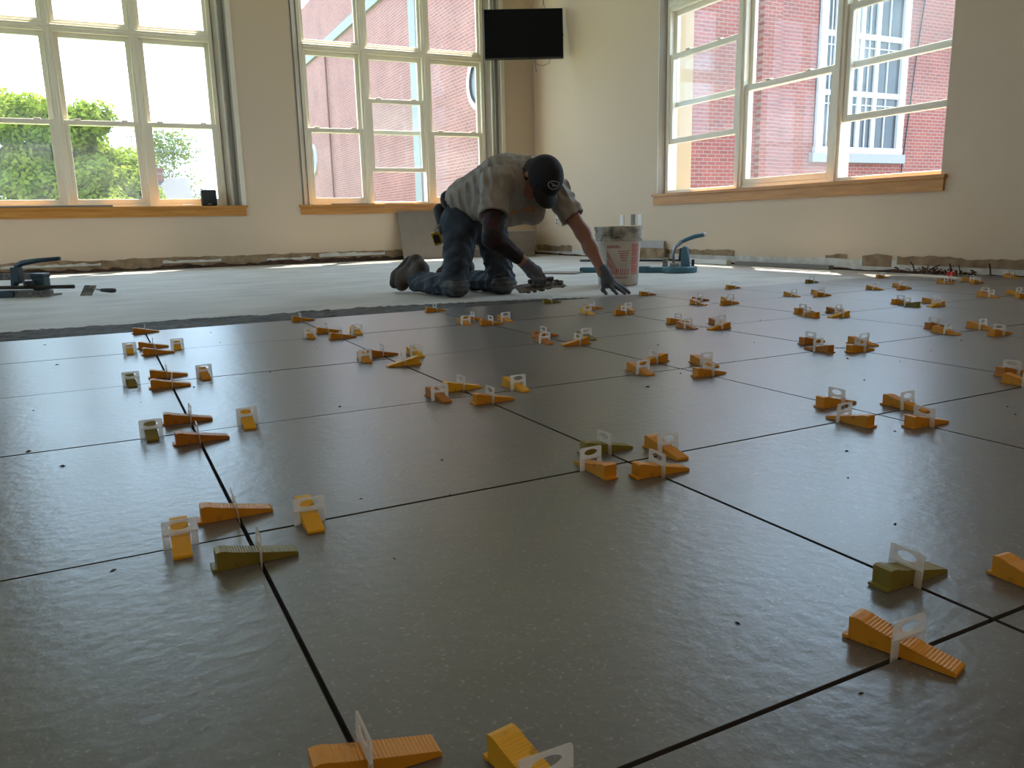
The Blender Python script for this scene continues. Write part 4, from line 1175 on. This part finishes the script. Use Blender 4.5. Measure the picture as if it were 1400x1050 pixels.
# chest print: lettering laid onto the front of the shirt
def onto(mesh, origin, direction):
    from mathutils.bvhtree import BVHTree
    global _bvh
    hit = _bvh.ray_cast(Vector(origin), Vector(direction))
    return hit[0], hit[1]
from mathutils.bvhtree import BVHTree
_bvh = BVHTree.FromPolygons([v.co[:] for v in shirt.data.vertices], [p.vertices[:] for p in shirt.data.polygons])
pd = Vector((0.33, 0.60, 0.42)).normalized()
px_, pz_ = Vector((0.93, -0.36, 0.02)).normalized(), None
pz_ = px_.cross(pd).normalized() * -1
if pz_.z < 0: pz_ = -pz_
pc = Vector((2.50, 3.60, 0.44))
def print_quad(mb, a, b, w, h):
    vs = []
    for da, db in ((0, 0), (w, 0), (w, h), (0, h)):
        o_ = pc + px_ * (a + da) + pz_ * (b + db) - pd * 0.5
        loc, nrm = onto(shirt.data, o_, pd)
        if loc is None: return
        vs.append(loc - pd * 0.0022)
    mb.add(vs, [(0, 1, 2, 3)])
po, pg = MB(), MB(); rr2 = random.Random(12)
for i in range(16):
    if i == 8: continue
    a = -0.095 + i * 0.0125
    print_quad(po, a, 0.010 + rr2.uniform(-0.002, 0.002), 0.0045, 0.026)
    print_quad(po, a, 0.012 + rr2.choice((0, 0.010, 0.020)), 0.010, 0.005)
for row, (b, h) in enumerate(((-0.018, 0.016), (-0.040, 0.012))):
    for i in range(18):
        a = -0.11 + i * 0.0125
        print_quad(pg, a, b, 0.003, h)
        print_quad(pg, a, b + rr2.choice((0, h * 0.5, h * 0.8)), 0.0095, 0.003)
if po.v: po.build('orange_lettering', M['orange_print'], shirt, fix=False)
if pg.v: pg.build('grey_lettering', M['grey_print'], shirt, fix=False)

# dark compression sleeve on the trowel arm
sm = tuple(0.2 * np.array(elR) + 0.8 * np.array(wrR))
slv = sdf_mesh('arm_sleeve', [C_(tuple(0.45 * np.array(shR) + 0.55 * np.array(elR)), elR, 0.062, 0.056), C_(elR, sm, 0.055, 0.040)], 0.006, 0.02,
               folds(0.002, lambda P: sn(P[..., 2] * 160 + 4 * sn(P[..., 0] * 40))))
link('arm_sleeve', slv, M['arm_sleeve'], person)['label'] = 'black and dark red arm sleeve'

# gloves
D_ = np.array((0.28, -0.017, 0.022)); D_ /= np.linalg.norm(D_)
pcR = np.array((2.512, 3.440, 0.128))
gr_ = [C_(tuple(np.array(wrR) + (0.004, 0.0, -0.004)), tuple(np.array(wrR) * 0.45 + pcR * 0.55), 0.034, 0.036), E_l(tuple(pcR), (0.050, 0.030, 0.040)), C_(tuple(np.array(wrR) * 0.4 + pcR * 0.6), tuple(pcR + (0.012, 0, -0.012)), 0.036, 0.034)]
for i, l in enumerate((0.95, 1.05, 1.0, 0.85)):
    b0 = pcR + D_ * (0.036 - 0.021 * i) + np.array((0.006, -0.018, -0.018))
    m1 = b0 + np.array((0.006, -0.020, -0.026)) * l
    t1 = m1 + np.array((0.002, 0.010, -0.026)) * l
    t2 = t1 + np.array((-0.002, 0.020, -0.004)) * l
    gr_ += [C_(tuple(b0), tuple(m1), 0.0115, 0.0105), C_(tuple(m1), tuple(t1), 0.0105, 0.0095), C_(tuple(t1), tuple(t2), 0.0095, 0.0085)]
th0 = pcR + np.array((0.028, 0.022, 0.0))
gr_ += [C_(tuple(th0), tuple(th0 + (0.016, 0.008, -0.028)), 0.013, 0.0115), C_(tuple(th0 + (0.016, 0.008, -0.028)), tuple(th0 + (0.022, -0.006, -0.052)), 0.0115, 0.009)]
gm = link('glove', sdf_mesh('glove', gr_, 0.0034, 0.007, None, 0.03), M['glove'], person); gm['label'] = 'grey glove gripping the trowel'
pcL = np.array((2.952, 3.382, 0.056))
gl_ = [C_(tuple(np.array(wrL) + (0, 0, 0.012)), tuple(pcL + (0.002, 0, 0.012)), 0.033, 0.036), E_l(tuple(pcL), (0.042, 0.036, 0.040))]
tipsL = [((0.034, -0.016, -0.004), (0.074, -0.030, -0.030), (0.112, -0.046, -0.062)),
         ((0.030, -0.026, -0.012), (0.062, -0.056, -0.036), (0.092, -0.080, -0.063)),
         ((0.014, -0.032, -0.018), (0.034, -0.070, -0.040), (0.050, -0.098, -0.063)),
         ((-0.006, -0.030, -0.020), (-0.002, -0.060, -0.042), (0.006, -0.084, -0.063))]
for j, (b0, m1, t1) in enumerate(tipsL):
    b0, m1, t1 = (tuple(pcL + np.array(q)) for q in (b0, m1, t1))
    gl_ += [C_(b0, m1, 0.0125, 0.0108), C_(m1, t1, 0.0108, 0.0088)]
th0 = pcL + np.array((-0.020, 0.006, -0.014))
gl_ += [C_(tuple(th0), tuple(pcL + (-0.036, -0.008, -0.046)), 0.014, 0.012), C_(tuple(pcL + (-0.036, -0.008, -0.046)), tuple(pcL + (-0.030, -0.030, -0.064)), 0.012, 0.009)]
gm2 = link('glove', sdf_mesh('glove', gl_, 0.0034, 0.007, None, 0.03), M['glove'], person); gm2['label'] = 'grey glove resting on the floor'

# boots, toes tucked on the slab
for ank, dx in ((ankR, 0.0), (ankL, 0.305)):
    toe = (2.058 + dx, 4.365, 0.034); ball = (2.078 + dx, 4.372, 0.075); heel = (2.148 + dx, 4.335, 0.165)
    bt = sdf_mesh('boot', [C_(toe, ball, 0.046, 0.050), C_(ball, heel, 0.052, 0.047), C_(heel, (2.155 + dx, 4.265, 0.125), 0.046, 0.050), C_(ball, (2.125 + dx, 4.275, 0.085), 0.05, 0.052), C_((2.15 + dx, 4.27, 0.12), tuple(np.array(ank) + (0.01, -0.01, 0.005)), 0.052, 0.050)], 0.006, 0.022,
                  lambda P, D: np.maximum(D, ZS + 0.001 - P[..., 2]))
    bo = link('boot', bt, M['boot'], person)
    off = np.array((-0.030, 0.040, 0.004))
    so = sdf_mesh('sole', [C_(tuple(np.array(toe) + off), tuple(np.array(ball) + off), 0.036, 0.040), C_(tuple(np.array(ball) + off), tuple(np.array(heel) + off * 0.9), 0.040, 0.036)], 0.005, 0.02,
                  lambda P, D: np.maximum(D + 0.0016 * sn(P[..., 2] * 420), ZS + 0.001 - P[..., 2]))
    link('sole', so, M['boot_sole'], bo)

# knee pads
for kn in (kneeR, kneeL):
    kp = sdf_mesh('knee_pad', [E_l((kn[0] - 0.002, kn[1] - 0.022, kn[2] - 0.008), (0.080, 0.068, 0.056))], 0.006, 0.01,
                  lambda P, D: np.maximum(D + 0.0025 * sn(P[..., 2] * 230), ZS + 0.001 - P[..., 2]))
    kpo = link('knee_pad', kp, M['denim_pad'], person)
    kpo['label'] = 'dusty grey-blue knee pad'

# cap, hair
crown = sdf_mesh('cap', [E_l(hp(0, 0.0, 0.012), (0.100, 0.119, 0.108), HX)], 0.005, 0.01,
                 lambda P, D: np.minimum(np.maximum(np.maximum(D, -(((P - np.array(hp(0, 0, 0.0), np.float32)) @ U_.astype(np.float32)) + 0.020)), -ellip(P, hp(0, 0, 0.004), (0.090, 0.108, 0.098), HX)),
                                         np.maximum(ellip(P, hp(0, 0.088, 0.004), (0.094, 0.090, 0.034), HX), -ellip(P, hp(0, 0.080, -0.010), (0.098, 0.092, 0.035), HX))), pad=0.12)
capo = link('cap', crown, M['cap'], person); capo['label'] = 'black baseball cap'
_bvh = BVHTree.FromPolygons([v.co[:] for v in capo.data.vertices], [p.vertices[:] for p in capo.data.polygons])
lm = MB()
lc = np.array(hp(-0.020, 0.072, 0.05)) + 0.2 * cT
lpts = [(-0.030, 0.0), (-0.024, 0.012), (-0.008, 0.019), (0.012, 0.020), (0.030, 0.016), (0.026, 0.002), (0.014, -0.012), (-0.004, -0.019), (-0.020, -0.014), (-0.030, 0.0)]
def stroke(ps, w):
    ring = []
    for a, b in ps:
        o_ = Vector(lc + cR * a + cU * b)
        loc, nrm = onto(None, o_, Vector(-cT))
        if loc is not None: ring.append(loc + nrm * 0.001)
    if len(ring) > 1: lm.tube(ring, w, 5)
stroke(lpts, 0.0020)
stroke([(-0.014, 0.007), (0.000, 0.005), (-0.006, -0.006)], 0.0018)
stroke([(-0.002, 0.000), (0.006, 0.002), (0.004, -0.005), (-0.002, -0.004)], 0.0016)
stroke([(0.008, -0.002), (0.015, 0.003), (0.018, -0.002)], 0.0016)
if lm.v: lm.build('cap_logo', M['cap_logo'], capo, smooth=True)['label'] = 'pale outlined oval emblem'
hair = sdf_mesh('hair', [E_l(hp(0.004, -0.036, -0.034), (0.086, 0.084, 0.092), HX)], 0.005, 0.01,
                lambda P, D: np.maximum(D + 0.003 * sn(P[..., 0] * 300 + 6 * sn(P[..., 2] * 90)), ((P - np.array(hp(0, 0.012, 0), np.float32)) @ Fd.astype(np.float32))))
link('hair', hair, M['hair'], person)['label'] = 'short dark hair'

# belt and pouch
bc = np.array((2.352, 3.995, 0.487)); bn = np.array((0.30, -0.62, 0.72)); bn /= np.linalg.norm(bn)
b1 = np.cross(bn, (1, 0, 0)); b1 /= np.linalg.norm(b1); b2 = np.cross(bn, b1)
ring = [tuple(bc - 0.012 * bn + 0.146 * (math.cos(t) * b1 + math.sin(t) * b2)) for t in [2 * math.pi * i / 40 for i in range(41)]]
MB().tube(ring, 0.016, 8).build('belt', M['belt'], person, smooth=True)
pch = sdf_mesh('tool_pouch', [C_((2.205, 4.03, 0.475), (2.205, 3.985, 0.36), 0.040, 0.030), C_((2.225, 4.03, 0.47), (2.24, 3.99, 0.36), 0.036, 0.028)], 0.006, 0.02)
link('tool_pouch', pch, M['belt'], person)['label'] = 'black belt pouch'

tm = empty('tape_measure', (2.150, 3.965, 0.315)); tm.rotation_euler = (0.15, -0.30, -0.45)
tag(tm, 'yellow tape measure clipped at the back of the belt', 'tape measure')
MB().prism([(-0.022, -0.038), (0.022, -0.038), (0.03, -0.02), (0.03, 0.022), (0.015, 0.04), (-0.022, 0.04)], -0.020, 0.020, lambda a, b, c: (a, c, b)).build('case', M['tape'], tm, bevel=0.005)
MB().prism([(-0.016, -0.026), (0.018, -0.026), (0.022, 0.015), (0.0, 0.028), (-0.016, 0.02)], -0.0215, 0.0215, lambda a, b, c: (a, c, b)).build('face_label', M['black'], tm)
MB().tube([(0.0, 0.0, 0.038), (0.02, 0.01, 0.055), (0.045, 0.015, 0.068)], 0.006, 6).build('belt_clip', M['steel'], tm)

# notched trowel in the right hand
nt_ = empty('notched_trowel', (2.547, 3.447, 0.050)); nt_.rotation_euler = (math.radians(16), math.radians(-4.5), math.radians(-3.5))
tag(nt_, 'mortar-caked notched trowel held in the gloved hand', 'trowel')
mb = MB().box((-0.14, -0.052, -0.001), (0.14, 0.052, 0.0012))
for i in range(14):
    x = -0.135 + i * 0.0205
    mb.box((x, -0.058, -0.001), (x + 0.010, -0.052, 0.0012))
mb.build('blade', M['dirty_steel'], nt_)
MB().box((-0.085, -0.010, 0.001), (0.105, 0.010, 0.009)).box((-0.055, -0.006, 0.009), (-0.040, 0.006, 0.034)).box((0.06, -0.006, 0.009), (0.075, 0.006, 0.034)).build('tang', M['dirty_steel'], nt_)
MB().tube([(-0.066, 0, 0.032), (-0.03, 0, 0.034), (0.03, 0, 0.034), (0.082, 0, 0.032)], [0.012, 0.014, 0.014, 0.012], 12).build('handle', M['rail_dark'], nt_, smooth=True)
rl = random.Random(2)
lump = [E_l((-0.13 + 0.021 * i + rl.uniform(-0.006, 0.006), rl.uniform(-0.050, -0.02), -0.004 + rl.uniform(-0.004, 0.0)), (rl.uniform(0.010, 0.018), 0.016, rl.uniform(0.005, 0.010))) for i in range(13)]
lump += [E_l((0.125 + rl.uniform(-0.015, 0.012), -0.02 + 0.02 * i, 0.006), (0.014, 0.014, 0.008)) for i in range(3)]
lo_ = link('mortar_lumps', sdf_mesh('mortar_lumps', lump, 0.004, 0.006, None, 0.02), M['mortar'], nt_)
